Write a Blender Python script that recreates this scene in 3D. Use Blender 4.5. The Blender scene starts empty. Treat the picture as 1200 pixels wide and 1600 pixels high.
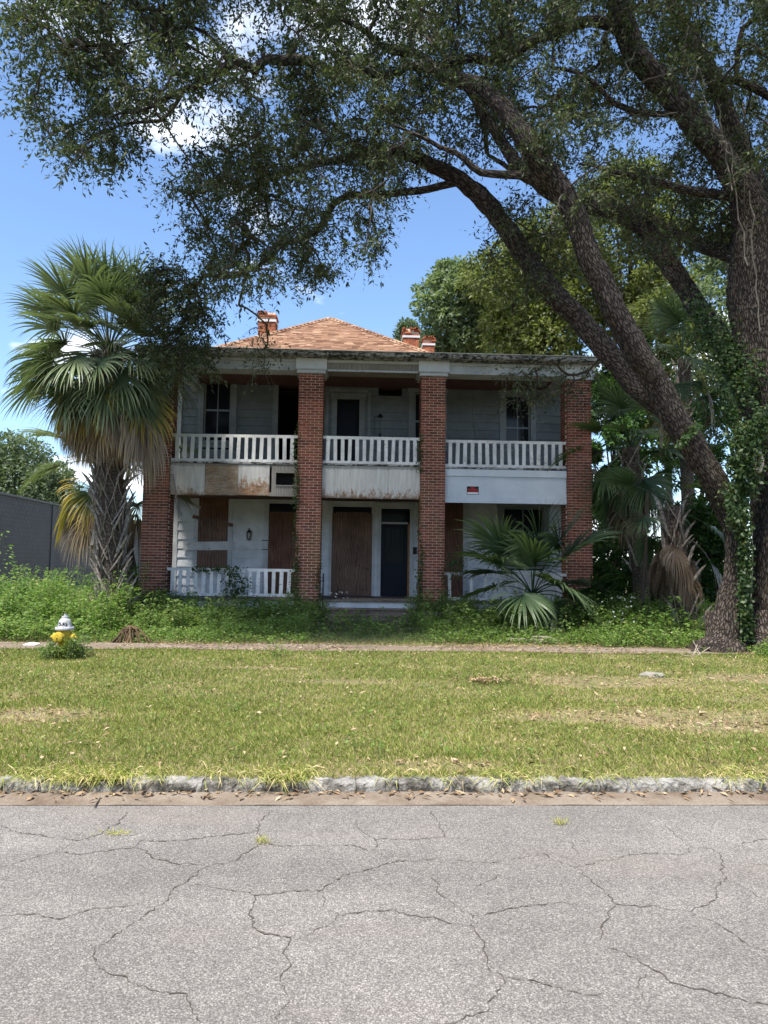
import bpy, math, random
import numpy as np
from mathutils import Vector, Matrix

# ------------------------------------------------------------------ camera, sky, sun, exposure
SC = bpy.context.scene
COL = SC.collection
F_PX, CX, CY = 1109.0, 600.0, 800.0            # focal length and centre in photo pixels
YAW, PITCH, ROLL = (math.radians(a) for a in (2.3, 4.4, 0.75))
CAM = np.array([0.0, 0.0, 1.6])
_f = np.array([math.sin(YAW) * math.cos(PITCH), math.cos(YAW) * math.cos(PITCH), math.sin(PITCH)])
_r = np.array([math.cos(YAW), -math.sin(YAW), 0.0])
_u = np.cross(_r, _f)
CR = math.cos(ROLL) * _r + math.sin(ROLL) * _u
CU = -math.sin(ROLL) * _r + math.cos(ROLL) * _u
cd = bpy.data.cameras.new('camera')
cam = bpy.data.objects.new('camera', cd)
COL.objects.link(cam)
cam.matrix_world = Matrix(((CR[0], CU[0], -_f[0], CAM[0]), (CR[1], CU[1], -_f[1], CAM[1]), (CR[2], CU[2], -_f[2], CAM[2]), (0, 0, 0, 1)))
cd.sensor_fit = 'VERTICAL'; cd.sensor_height = 32.0; cd.lens = 32.0 * F_PX / 1600.0
cd.clip_start = 0.05; cd.clip_end = 3000.0
SC.camera = cam

SUN_EL, SUN_AZ = math.radians(64), math.radians(218)      # azimuth clockwise from +Y (behind the viewer, to the left)
sun_vec = Vector((math.sin(SUN_AZ) * math.cos(SUN_EL), math.cos(SUN_AZ) * math.cos(SUN_EL), math.sin(SUN_EL)))
sd = bpy.data.lights.new('sun', 'SUN'); sd.energy = 3.8; sd.angle = math.radians(9); sd.color = (1.0, 0.94, 0.84)
so = bpy.data.objects.new('sun', sd); COL.objects.link(so)
so.rotation_euler = sun_vec.to_track_quat('Z', 'Y').to_euler()
so.location = (0, 0, 60)

w = bpy.data.worlds.new('World'); SC.world = w; w.use_nodes = True
SC.view_settings.view_transform = 'Standard'; SC.view_settings.look = 'None'
SC.view_settings.gamma = 1.0; SC.view_settings.use_curve_mapping = False
SC.view_settings.exposure = 1.2
SC.render.engine = 'CYCLES'
SC.cycles.use_denoising = True
SC.cycles.max_bounces = 6; SC.cycles.diffuse_bounces = 3; SC.cycles.transparent_max_bounces = 6
SC.cycles.transmission_bounces = 4; SC.cycles.glossy_bounces = 3
SC.cycles.sample_clamp_indirect = 6.0


class NT:
    """small wrapper round a node tree"""
    def __init__(s, tree):
        s.t = tree; tree.nodes.clear()
    def n(s, typ, props=None, **ins):
        nd = s.t.nodes.new(typ)
        for k, v in (props or {}).items(): setattr(nd, k, v)
        for k, v in ins.items():
            key = int(k[1:]) if k[0] == 'i' and k[1:].isdigit() else k.replace('_', ' ')
            s.set(nd.inputs[key], v)
        return nd
    def set(s, sock, v):
        if isinstance(v, bpy.types.NodeSocket): s.t.links.new(v, sock)
        else:
            if isinstance(v, tuple) and len(v) == 3 and sock.type == 'RGBA': v = (*v, 1.0)
            sock.default_value = v
    def mix(s, fac, a, b, mode='MIX'):
        nd = s.t.nodes.new('ShaderNodeMix'); nd.data_type = 'RGBA'; nd.blend_type = mode
        s.set(nd.inputs[0], fac); s.set(nd.inputs[6], a); s.set(nd.inputs[7], b)
        return nd.outputs[2]
    def math(s, op, a, b=0.0, clamp=False):
        nd = s.t.nodes.new('ShaderNodeMath'); nd.operation = op; nd.use_clamp = clamp
        s.set(nd.inputs[0], a); s.set(nd.inputs[1], b)
        return nd.outputs[0]
    def ramp(s, fac, stops, interp='LINEAR'):
        nd = s.t.nodes.new('ShaderNodeValToRGB'); cr = nd.color_ramp; cr.interpolation = interp
        while len(cr.elements) < len(stops): cr.elements.new(0.5)
        for e, (p, c) in zip(cr.elements, stops):
            e.position = p
            e.color = (c, c, c, 1) if not isinstance(c, tuple) else (*c, 1)
        s.set(nd.inputs[0], fac)
        return nd.outputs[0]
    def noise(s, vec, scale, detail=3.0, rough=0.55, dist=0.0):
        return s.n('ShaderNodeTexNoise', Vector=vec, Scale=scale, Detail=detail, Roughness=rough, Distortion=dist).outputs[0]
    def mapping(s, vec, scale=(1, 1, 1), rot=(0, 0, 0), loc=(0, 0, 0)):
        return s.n('ShaderNodeMapping', Vector=vec, Scale=scale, Rotation=rot, Location=loc).outputs[0]


# sky: physical daylight with broken cumulus spread over the whole dome
T = NT(w.node_tree)
sky = T.n('ShaderNodeTexSky', {'sky_type': 'NISHITA', 'sun_disc': False, 'sun_elevation': SUN_EL, 'sun_rotation': SUN_AZ,
                               'air_density': 1.0, 'dust_density': 0.25, 'ozone_density': 3.0})
gen = T.n('ShaderNodeTexCoord').outputs['Generated']
sep = T.n('ShaderNodeSeparateXYZ', Vector=gen)
zz = T.math('ADD', T.math('MAXIMUM', sep.outputs[2], 0.0), 0.22)
px_ = T.math('DIVIDE', sep.outputs[0], zz); py_ = T.math('DIVIDE', sep.outputs[1], zz)
cv = T.n('ShaderNodeCombineXYZ', X=px_, Y=py_, Z=0.0).outputs[0]
cv = T.mapping(cv, loc=(-1.54, 2.66, 0.0))
cn = T.noise(cv, 1.15, 9.0, 0.56, 0.25)
cf = T.ramp(cn, [(0.515, 0.0), (0.60, 1.0)], 'EASE')
cshade = T.ramp(T.noise(cv, 3.2, 5.0, 0.6), [(0.3, (6.2, 6.7, 7.6)), (0.7, (9.0, 9.1, 9.3))])
skyc = T.mix(1.0, sky.outputs[0], (0.98, 1.03, 1.08), 'MULTIPLY')
bg = T.n('ShaderNodeBackground', Color=T.mix(cf, skyc, cshade), Strength=0.112)
T.t.links.new(bg.outputs[0], T.n('ShaderNodeOutputWorld').inputs['Surface'])

# ------------------------------------------------------------------ helpers
random.seed(7)
RNG = np.random.default_rng(11)


def ray(x, y):
    return _f + CR * (x - CX) / F_PX - CU * (y - CY) / F_PX


def at(x, y, Y):
    """point at depth Y that the photo shows at pixel x, y"""
    d = ray(x, y); return CAM + d * (Y / d[1])


def on_ground(x, y, z=0.0):
    d = ray(x, y); return CAM + d * ((z - CAM[2]) / d[2])


def np_mesh(name, v, faces, k=4, var=None, uv=None, smooth=False):
    v = np.asarray(v, np.float32).reshape(-1, 3); faces = np.asarray(faces, np.int32).reshape(-1, k)
    me = bpy.data.meshes.new(name)
    me.vertices.add(len(v)); me.vertices.foreach_set('co', v.ravel())
    n = len(faces)
    me.loops.add(n * k); me.loops.foreach_set('vertex_index', faces.ravel())
    me.polygons.add(n); me.polygons.foreach_set('loop_start', np.arange(0, n * k, k, dtype=np.int32))
    if smooth: me.polygons.foreach_set('use_smooth', np.ones(n, bool))
    if var is not None:
        a = me.attributes.new('var', 'FLOAT', 'FACE'); a.data.foreach_set('value', np.asarray(var, np.float32))
    if uv is not None:
        l = me.uv_layers.new(name='uv'); l.data.foreach_set('uv', np.asarray(uv, np.float32).ravel())
    me.update(calc_edges=True)
    return me


def world_loc(o):
    p = Vector((0, 0, 0))
    while o is not None:
        p += o.location; o = o.parent
    return p


def put(name, me, mat=None, parent=None, loc=None, kind=None):
    """link a mesh; its vertices are given in world space unless loc is given (then they are relative to loc)"""
    o = bpy.data.objects.new(name, me)
    COL.objects.link(o)
    if mat is not None and not me.materials: me.materials.append(mat)
    pw = world_loc(parent) if parent else Vector((0, 0, 0))
    if loc is not None:
        o.location = Vector(loc) - pw
    elif parent is not None:
        me.transform(Matrix.Translation(-pw))
    if parent is not None: o.parent = parent
    if kind: o['kind'] = kind
    return o


def tag(o, label, cat, group=None, kind=None):
    o['label'] = label; o['category'] = cat
    if group: o['group'] = group
    if kind: o['kind'] = kind
    return o


def thing(name, loc, label, cat, group=None):
    o = bpy.data.objects.new(name, None); COL.objects.link(o); o.location = Vector(loc); o.empty_display_size = 0.2
    return tag(o, label, cat, group)


class MB:
    """collects boxes, bars and tubes for one mesh"""
    def __init__(s):
        s.v = []; s.f = []; s.uv = []; s.var = []
    def add(s, vs, fs, uvs=None, var=0.0):
        b = len(s.v); s.v += [tuple(map(float, p)) for p in vs]
        for i, f in enumerate(fs):
            s.f.append([b + j for j in f]); s.uv.append(uvs[i] if uvs else [(0, 0)] * len(f)); s.var.append(var)
        return s
    def box(s, x0, x1, y0, y1, z0, z1, var=0.0):
        return s.add([(x0, y0, z0), (x1, y0, z0), (x1, y1, z0), (x0, y1, z0), (x0, y0, z1), (x1, y0, z1), (x1, y1, z1), (x0, y1, z1)],
                     [(0, 3, 2, 1), (4, 5, 6, 7), (0, 1, 5, 4), (1, 2, 6, 5), (2, 3, 7, 6), (3, 0, 4, 7)], var=var)
    def bar(s, a, b, wd, th, side=None, var=0.0):
        """board from a to b, wd wide along side, th thick"""
        a = Vector(a); b = Vector(b); d = (b - a).normalized()
        n = Vector(side) if side is not None else d.cross(Vector((0, 1, 0)))
        n = (n - d * n.dot(d)).normalized(); m = d.cross(n)
        vs = []
        for p in (a, b):
            for sx, sy in ((-1, -1), (1, -1), (1, 1), (-1, 1)): vs.append(p + n * sx * wd / 2 + m * sy * th / 2)
        return s.add(vs, [(3, 2, 1, 0), (4, 5, 6, 7), (0, 1, 5, 4), (1, 2, 6, 5), (2, 3, 7, 6), (3, 0, 4, 7)], var=var)
    def tube(s, pts, rad, n=10, wob=0.0, caps=True, seed=0, flat=None):
        pts = [Vector(p) for p in pts]; m = len(pts)
        d0 = (pts[1] - pts[0]).normalized()
        ref = Vector((0, 1, 0)) if abs(d0.y) < 0.9 else Vector((1, 0, 0))
        N = (ref - d0 * ref.dot(d0)).normalized()
        vs, rings, L = [], [], 0.0; ph = random.Random(seed)
        k1, k2 = ph.uniform(0, 6), ph.uniform(0, 6)
        vl = []
        for i, p in enumerate(pts):
            d = (pts[min(i + 1, m - 1)] - pts[max(i - 1, 0)])
            d = d.normalized() if d.length > 1e-9 else d0
            N = (N - d * N.dot(d))
            N = N.normalized() if N.length > 1e-6 else d.orthogonal().normalized()
            B = d.cross(N)
            if i: L += (p - pts[i - 1]).length
            vl.append(L)
            for j in range(n):
                a = 2 * math.pi * j / n
                r = rad[i]
                if wob: r *= 1 + wob * (math.sin(3 * a + k1 + L * 1.7) * 0.5 + math.sin(5 * a + k2 - L * 2.9) * 0.35 + math.sin(2 * a + L * 5.3 + k1) * 0.3 + ph.uniform(-.35, .35))
                fl = flat if flat else 1.0
                vs.append(p + N * (math.cos(a) * r) + B * (math.sin(a) * r * fl))
        fs, uvs = [], []
        for i in range(m - 1):
            ra = 2 * math.pi * (rad[i] + rad[i + 1]) * 0.5
            for j in range(n):
                k = (j + 1) % n
                fs.append((i * n + j, i * n + k, (i + 1) * n + k, (i + 1) * n + j))
                u0, u1 = j / n * ra, (j + 1) / n * ra
                uvs.append([(u0, vl[i]), (u1, vl[i]), (u1, vl[i + 1]), (u0, vl[i + 1])])
        if caps:
            fs.append(tuple(range(n))[::-1]); uvs.append([(0, 0)] * n)
            fs.append(tuple((m - 1) * n + j for j in range(n))); uvs.append([(0, 0)] * n)
        return s.add(vs, fs, uvs)
    def lathe(s, c, prof, n=24, axis=None):
        """prof: (radius, height) along axis from c"""
        ax = Vector(axis).normalized() if axis is not None else Vector((0, 0, 1))
        N = ax.orthogonal().normalized(); B = ax.cross(N); c = Vector(c)
        vs = [c + ax * h + (N * math.cos(2 * math.pi * j / n) + B * math.sin(2 * math.pi * j / n)) * r for r, h in prof for j in range(n)]
        fs = [(i * n + j, i * n + (j + 1) % n, (i + 1) * n + (j + 1) % n, (i + 1) * n + j) for i in range(len(prof) - 1) for j in range(n)]
        fs.append(tuple(range(n))[::-1]); fs.append(tuple((len(prof) - 1) * n + j for j in range(n)))
        return s.add(vs, fs)
    def mesh(s, name, smooth=False):
        me = bpy.data.meshes.new(name); me.from_pydata(s.v, [], s.f)
        l = me.uv_layers.new(name='uv'); l.data.foreach_set('uv', [c for f in s.uv for p in f for c in p])
        a = me.attributes.new('var', 'FLOAT', 'FACE'); a.data.foreach_set('value', s.var)
        if smooth: me.polygons.foreach_set('use_smooth', [True] * len(me.polygons))
        me.update(); return me
    def build(s, name, mat, parent=None, smooth=False, loc=None, kind=None):
        return put(name, s.mesh(name, smooth), mat, parent, loc, kind)


def subdiv(pts, step):
    """resample a list of tuples (any width) with a Catmull-Rom curve"""
    P = [np.array(p, float) for p in pts]; out = []
    for i in range(len(P) - 1):
        a, b, c, d = P[max(i - 1, 0)], P[i], P[i + 1], P[min(i + 2, len(P) - 1)]
        n = max(1, int(np.linalg.norm((c - b)[:3]) / step))
        for k in range(n):
            t = k / n
            out.append(0.5 * (2 * b + (c - a) * t + (2 * a - 5 * b + 4 * c - d) * t * t + (3 * b - a - 3 * c + d) * t ** 3))
    out.append(P[-1]); return out


def unit(a):
    return a / np.maximum(np.linalg.norm(a, axis=-1, keepdims=True), 1e-9)


def leaf_quads(c, d, nrm, L, W, bend=0.0):
    """kite-shaped leaves: c base, d direction, nrm face normal"""
    c = np.asarray(c); d = unit(np.asarray(d)); s = unit(np.cross(d, nrm)); n = np.cross(s, d)
    L = np.asarray(L)[:, None]; W = np.asarray(W)[:, None]
    v = np.empty((len(c), 4, 3))
    v[:, 0] = c
    v[:, 1] = c + d * L * 0.48 + s * W * 0.5 + n * L * bend
    v[:, 2] = c + d * L
    v[:, 3] = c + d * L * 0.48 - s * W * 0.5 + n * L * bend
    return v


def leaf_mesh(name, v, var):
    n = len(v)
    return np_mesh(name, v.reshape(-1, 3), np.arange(n * 4).reshape(-1, 4), 4, var)


def fnoise(p, seed, freq=1.0):
    """cheap smooth noise for arrays of points, about -1..1"""
    r = np.random.default_rng(seed); out = np.zeros(p.shape[0]); a = 1.0; tot = 0
    for o in range(4):
        for _ in range(3):
            k = r.normal(size=p.shape[1]); k /= np.linalg.norm(k)
            out += a * np.sin(p @ (k * freq * 2 ** o * r.uniform(.7, 1.3) * 2) + r.uniform(0, 6.28)); tot += a * 0.6
        a *= 0.55
    return out / tot


# ------------------------------------------------------------------ materials
MATS = {}


def mat(name, fn):
    m = bpy.data.materials.new(name); m.use_nodes = True
    t = NT(m.node_tree)
    b = t.n('ShaderNodeBsdfPrincipled'); o = t.n('ShaderNodeOutputMaterial')
    t.t.links.new(b.outputs[0], o.inputs[0]); t.out = o
    b.inputs['Specular IOR Level'].default_value = 0.3
    co = t.n('ShaderNodeTexCoord')
    fn(t, b, co)
    MATS[name] = m; return m


def bump(t, b, h, strength=0.5, dist=0.01):
    t.set(b.inputs['Normal'], t.n('ShaderNodeBump', Height=h, Strength=strength, Distance=dist).outputs[0])


def wpos(t):
    return t.n('ShaderNodeNewGeometry').outputs['Position']


def m_asphalt(t, b, co):
    P = wpos(t)
    vor = t.n('ShaderNodeTexVoronoi', {'feature': 'F1'}, Vector=P, Scale=120.0, Randomness=1.0)
    vor2 = t.n('ShaderNodeTexVoronoi', {'feature': 'F1'}, Vector=P, Scale=230.0, Randomness=1.0)
    bw = t.n('ShaderNodeSeparateColor', Color=vor.outputs['Color'])
    bw2 = t.n('ShaderNodeSeparateColor', Color=vor2.outputs['Color'])
    c = t.ramp(bw.outputs[0], [(0.0, (0.08, 0.076, 0.073)), (0.45, (0.165, 0.158, 0.152)), (0.72, (0.265, 0.253, 0.24)), (0.9, (0.4, 0.38, 0.355)), (1.0, (0.66, 0.62, 0.57))])
    c2 = t.ramp(bw2.outputs[0], [(0.0, (0.09, 0.087, 0.084)), (0.6, (0.225, 0.215, 0.207)), (1.0, (0.46, 0.44, 0.42))])
    c = t.mix(0.62, c, c2)
    c = t.mix(0.3, c, (0.27, 0.24, 0.213))
    lane = t.ramp(t.noise(t.mapping(P, (0.05, 1.1, 1)), 1.0, 4, 0.6), [(0.3, 0.86), (0.7, 1.1)])
    c = t.mix(1.0, c, lane, 'MULTIPLY')
    c = t.mix(t.ramp(t.noise(t.mapping(P, (1.0, 1.0, 1.0)), 1.7, 3, 0.5), [(0.66, 0.0), (0.74, 0.35)]), c, (0.1, 0.095, 0.09))
    edge = t.ramp(vor.outputs['Distance'], [(0.35, 1.0), (0.62, 0.62)])
    c = t.mix(1.0, c, edge, 'MULTIPLY')
    big = t.ramp(t.noise(P, 0.55, 5, 0.6), [(0.3, 0.8), (0.7, 1.16)])
    c = t.mix(1.0, c, big, 'MULTIPLY')
    mid = t.ramp(t.noise(P, 6.0, 4, 0.65), [(0.25, 0.88), (0.75, 1.1)])
    c = t.mix(1.0, c, mid, 'MULTIPLY')
    c = t.mix(t.ramp(t.noise(t.mapping(P, (0.5, 1.6, 1)), 0.9, 4), [(0.56, 0.0), (0.75, 0.35)]), c, (0.23, 0.19, 0.165))
    c = t.mix(1.0, c, (0.985, 0.97, 0.955), 'MULTIPLY')
    t.set(b.inputs['Base Color'], c); b.inputs['Roughness'].default_value = 0.9
    bump(t, b, vor.outputs['Distance'], 0.6, 0.006)


def m_concrete(t, b, co, base=(0.36, 0.33, 0.29), dirt=(0.17, 0.125, 0.09), amt=0.5):
    P = wpos(t)
    n1 = t.noise(P, 2.2, 6, 0.65); n2 = t.noise(P, 60.0, 4, 0.7)
    c = t.mix(t.ramp(n1, [(0.5 - amt * .3, 0.0), (0.5 + amt * .25, 1.0)]), dirt, base)
    c = t.mix(1.0, c, t.ramp(n2, [(0.25, 0.7), (0.75, 1.2)]), 'MULTIPLY')
    t.set(b.inputs['Base Color'], c); b.inputs['Roughness'].default_value = 0.93
    bump(t, b, n2, 0.5, 0.008)


def m_kerb(t, b, co):
    P = wpos(t)
    n1 = t.noise(P, 5.0, 7, 0.7); n2 = t.noise(P, 55.0, 4, 0.7)
    c = t.ramp(n1, [(0.34, (0.035, 0.032, 0.027)), (0.44, (0.14, 0.13, 0.112)), (0.52, (0.29, 0.275, 0.25)), (0.68, (0.46, 0.44, 0.41))])
    c = t.mix(1.0, c, t.ramp(n2, [(0.25, 0.62), (0.75, 1.2)]), 'MULTIPLY')
    t.set(b.inputs['Base Color'], c); b.inputs['Roughness'].default_value = 0.95
    bump(t, b, n2, 0.8, 0.02)


def m_soil(t, b, co):
    P = wpos(t)
    n1 = t.noise(P, 0.9, 6, 0.65); n2 = t.noise(P, 30.0, 5, 0.7)
    c = t.ramp(n1, [(0.3, (0.17, 0.165, 0.065)), (0.55, (0.23, 0.19, 0.1)), (0.75, (0.33, 0.25, 0.175))])
    c = t.mix(1.0, c, t.ramp(n2, [(0.25, 0.55), (0.75, 1.35)]), 'MULTIPLY')
    t.set(b.inputs['Base Color'], c); b.inputs['Roughness'].default_value = 1.0
    bump(t, b, n2, 0.9, 0.03)


def m_path(t, b, co):
    P = wpos(t)
    n1 = t.noise(t.mapping(P, (0.6, 2.0, 1)), 1.2, 6, 0.7); n2 = t.noise(P, 45.0, 5, 0.75)
    c = t.ramp(n1, [(0.3, (0.15, 0.11, 0.08)), (0.5, (0.24, 0.185, 0.14)), (0.7, (0.33, 0.28, 0.235))])
    c = t.mix(1.0, c, t.ramp(n2, [(0.3, 0.5), (0.7, 1.3)]), 'MULTIPLY')
    t.set(b.inputs['Base Color'], c); b.inputs['Roughness'].default_value = 0.95
    bump(t, b, n2, 0.9, 0.02)


def ramp_var(t):
    """0..1 value that differs from piece to piece"""
    a = t.n('ShaderNodeAttribute', {'attribute_name': 'var'}).outputs['Fac']
    r = t.n('ShaderNodeObjectInfo').outputs['Random']
    return t.math('FRACT', t.math('ADD', a, r))


def var_only(t):
    return t.n('ShaderNodeAttribute', {'attribute_name': 'var'}).outputs['Fac']


def m_brick(stops, soot=0.0):
    def fn(t, b, co):
        P = wpos(t)
        c = t.ramp(ramp_var(t), stops)
        c = t.mix(1.0, c, t.ramp(t.noise(P, 40.0, 4, 0.7), [(0.25, 0.7), (0.75, 1.25)]), 'MULTIPLY')
        # yellow-green algae in patches and darker grime
        al = t.ramp(t.noise(t.mapping(P, (1.3, 1.3, 0.5)), 1.1, 5, 0.6), [(0.56, 0.0), (0.74, 0.5)])
        c = t.mix(al, c, (0.2, 0.14, 0.045))
        c = t.mix(t.ramp(t.noise(P, 2.4, 5, 0.6), [(0.5, 0.0), (0.8, 0.5)]), c, (0.05, 0.03, 0.025))
        t.set(b.inputs['Base Color'], c); b.inputs['Roughness'].default_value = 0.85
        bump(t, b, t.noise(P, 90.0, 4, 0.7), 0.35, 0.004)
    return fn


def m_paint(base, under=(0.2, 0.175, 0.145), chip=0.62, grime=0.4):
    """old paint: base colour, chipped through to grey wood where the noise passes chip"""
    def fn(t, b, co):
        P = wpos(t)
        st = t.mapping(P, (1.0, 1.0, 2.6))
        n1 = t.noise(st, 9.0, 7, 0.72, 0.4)
        n0 = t.noise(P, 1.3, 4, 0.6)
        f = t.ramp(t.math('ADD', t.math('MULTIPLY', n1, 0.75), t.math('MULTIPLY', n0, 0.25)), [(chip - 0.015, 0.0), (chip + 0.02, 1.0)])
        wood = t.mix(t.noise(t.mapping(P, (3, 3, 40)), 6.0, 4, 0.6), under, tuple(x * 0.55 for x in under))
        g = t.ramp(t.noise(P, 2.1, 6, 0.68), [(0.3, 1.0 - grime), (0.65, 1.0)])
        c = t.mix(1.0, base, g, 'MULTIPLY')
        c = t.mix(f, c, wood)
        t.set(b.inputs['Base Color'], c); b.inputs['Roughness'].default_value = 0.75
        bump(t, b, t.math('SUBTRACT', t.noise(P, 70, 3), f), 0.3, 0.003)
    return fn


def m_ply(base, dark, stain=0.5):
    def fn(t, b, co):
        P = wpos(t)
        warp = t.n('ShaderNodeVectorMath', {'operation': 'ADD'}, i0=P, i1=t.n('ShaderNodeVectorMath', {'operation': 'SCALE'}, i0=t.n('ShaderNodeTexNoise', Vector=P, Scale=2.2, Detail=3.0).outputs['Color'], Scale=0.22).outputs[0]).outputs[0]
        wv = t.n('ShaderNodeTexWave', {'wave_type': 'BANDS', 'bands_direction': 'X'}, Vector=t.mapping(warp, (1, 1, 0.12)), Scale=5.0, Distortion=11.0, Detail=5.0, Detail_Scale=1.2).outputs['Fac']
        fine = t.noise(t.mapping(P, (1, 1, 0.05)), 120.0, 3, 0.6)
        f = t.math('ADD', t.math('MULTIPLY', wv, 0.5), t.math('MULTIPLY', fine, 0.5))
        c = t.mix(f, dark, base)
        c = t.mix(t.ramp(t.noise(P, 1.7, 5, 0.6), [(0.42, 0.0), (0.75, stain)]), c, tuple(x * 0.45 for x in dark))
        t.set(b.inputs['Base Color'], c); b.inputs['Roughness'].default_value = 0.8
        bump(t, b, f, 0.25, 0.003)
    return fn


def m_weathered_panel(top, low, z0, z1, thr):
    """painted plywood whose paint has rotted away along its lower edge"""
    def fn(t, b, co):
        P = wpos(t)
        z = t.n('ShaderNodeSeparateXYZ', Vector=P).outputs[2]
        h = t.math('DIVIDE', t.math('SUBTRACT', z, z0), z1 - z0)
        n = t.noise(t.mapping(P, (4.2, 1, 1.7)), 2.6, 8, 0.78, 0.6)
        f = t.math('ADD', t.math('MULTIPLY', h, 0.55), t.math('MULTIPLY', n, 0.9))
        k = t.ramp(f, [(thr - 0.06, 0.0), (thr + 0.05, 1.0)])
        wood = t.mix(t.ramp(t.noise(t.mapping(P, (1.1, 1, 15)), 4.0, 6, 0.75), [(0.36, 0.0), (0.62, 1.0)]), tuple(x * 0.3 for x in low), low)
        wood = t.mix(t.ramp(t.noise(P, 5.0, 6, 0.75), [(0.45, 0.0), (0.7, 0.8)]), wood, (0.36, 0.33, 0.29))
        pt = t.mix(t.ramp(t.noise(t.mapping(P, (7, 1, 0.8)), 2.0, 5, 0.65), [(0.35, 0.0), (0.7, 0.55)]), top, tuple(x * 0.5 for x in top))
        c = t.mix(k, wood, pt)
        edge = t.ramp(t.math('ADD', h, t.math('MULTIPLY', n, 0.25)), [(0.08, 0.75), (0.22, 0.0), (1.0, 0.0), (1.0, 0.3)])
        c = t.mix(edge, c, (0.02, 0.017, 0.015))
        t.set(b.inputs['Base Color'], c); b.inputs['Roughness'].default_value = 0.85
        bump(t, b, n, 0.3, 0.01)
    return fn


def leaf_shader(t, b, col, trans=0.35, rough=0.5):
    tr = t.n('ShaderNodeBsdfTranslucent', Color=t.mix(1.0, col, (1.3, 1.45, 0.7), 'MULTIPLY'))
    ms = t.n('ShaderNodeMixShader', Fac=trans)
    t.set(b.inputs['Base Color'], col); b.inputs['Roughness'].default_value = rough
    t.t.links.new(b.outputs[0], ms.inputs[1]); t.t.links.new(tr.outputs[0], ms.inputs[2])
    t.t.links.new(ms.outputs[0], t.out.inputs[0])


def m_leaf(stops, trans=0.35, rough=0.5):
    def fn(t, b, co):
        leaf_shader(t, b, t.ramp(var_only(t), stops), trans, rough)
    return fn


def m_frond(green, tip, blend):
    """fan leaf: uv.x runs from stalk (0) to leaflet tip (1)"""
    def fn(t, b, co):
        uv = t.n('ShaderNodeSeparateXYZ', Vector=co.outputs['UV'])
        n = t.noise(wpos(t), 3.0, 4, 0.6)
        f = t.ramp(t.math('ADD', uv.outputs[0], t.math('MULTIPLY', n, 0.5)), blend)
        c = t.mix(f, green, tip)
        r = ramp_var(t)
        c = t.mix(1.0, c, t.ramp(r, [(0.0, 0.72), (1.0, 1.28)]), 'MULTIPLY')
        leaf_shader(t, b, c, 0.22, 0.42)
    return fn


def m_bark(cols, sx, sy, depth):
    def fn(t, b, co):
        uv = t.mapping(co.outputs['UV'], (sx, sy, 1))
        wn = t.n('ShaderNodeVectorMath', {'operation': 'SCALE'}, i0=t.n('ShaderNodeTexNoise', Vector=uv, Scale=1.5, Detail=3.0).outputs['Color'], Scale=0.9).outputs[0]
        uvw = t.n('ShaderNodeVectorMath', {'operation': 'ADD'}, i0=uv, i1=wn).outputs[0]
        v = t.n('ShaderNodeTexVoronoi', {'feature': 'DISTANCE_TO_EDGE'}, Vector=uvw, Scale=1.0, Randomness=1.0).outputs['Distance']
        n = t.noise(uvw, 3.0, 5, 0.7)
        h = t.math('ADD', t.ramp(v, [(0.0, 0.0), (0.22, 1.0)]), t.math('MULTIPLY', n, 0.6))
        c = t.ramp(t.math('MULTIPLY', h, 0.62), [(0.1, cols[0]), (0.45, cols[1]), (0.85, cols[2])])
        P = wpos(t)
        c = t.mix(t.ramp(t.noise(P, 1.6, 6, 0.7), [(0.52, 0.0), (0.72, 0.55)]), c, cols[3])
        t.set(b.inputs['Base Color'], c); b.inputs['Roughness'].default_value = 0.95
        bump(t, b, h, 1.0, depth)
    return fn


def m_plain(col, rough=0.7, metal=0.0, var=0.15, scale=12.0, spec=0.3):
    def fn(t, b, co):
        n = t.noise(wpos(t), scale, 5, 0.65)
        c = t.mix(1.0, col, t.ramp(n, [(0.25, 1 - var), (0.75, 1 + var)]), 'MULTIPLY')
        t.set(b.inputs['Base Color'], c); b.inputs['Roughness'].default_value = rough; b.inputs['Metallic'].default_value = metal
        b.inputs['Specular IOR Level'].default_value = spec
    return fn


def m_shingle(t, b, co):
    P = wpos(t)
    c = t.ramp(var_only(t), [(0.0, (0.15, 0.075, 0.045)), (0.35, (0.24, 0.13, 0.08)), (0.7, (0.32, 0.19, 0.12)), (1.0, (0.42, 0.28, 0.19))])
    c = t.mix(1.0, c, t.ramp(t.noise(P, 50, 3, 0.7), [(0.25, 0.75), (0.75, 1.2)]), 'MULTIPLY')
    t.set(b.inputs['Base Color'], c); b.inputs['Roughness'].default_value = 0.95


def m_glass(t, b, co):
    b.inputs['Base Color'].default_value = (0.012, 0.016, 0.022, 1); b.inputs['Roughness'].default_value = 0.12
    b.inputs['Specular IOR Level'].default_value = 0.22
    bump(t, b, t.noise(wpos(t), 2.5, 2), 0.05, 0.02)


def m_straw(t, b, co):
    c = t.ramp(var_only(t), [(0.0, (0.09, 0.055, 0.03)), (0.35, (0.2, 0.125, 0.065)), (0.7, (0.33, 0.235, 0.14)), (1.0, (0.46, 0.36, 0.24))])
    t.set(b.inputs['Base Color'], c); b.inputs['Roughness'].default_value = 0.9


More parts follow.
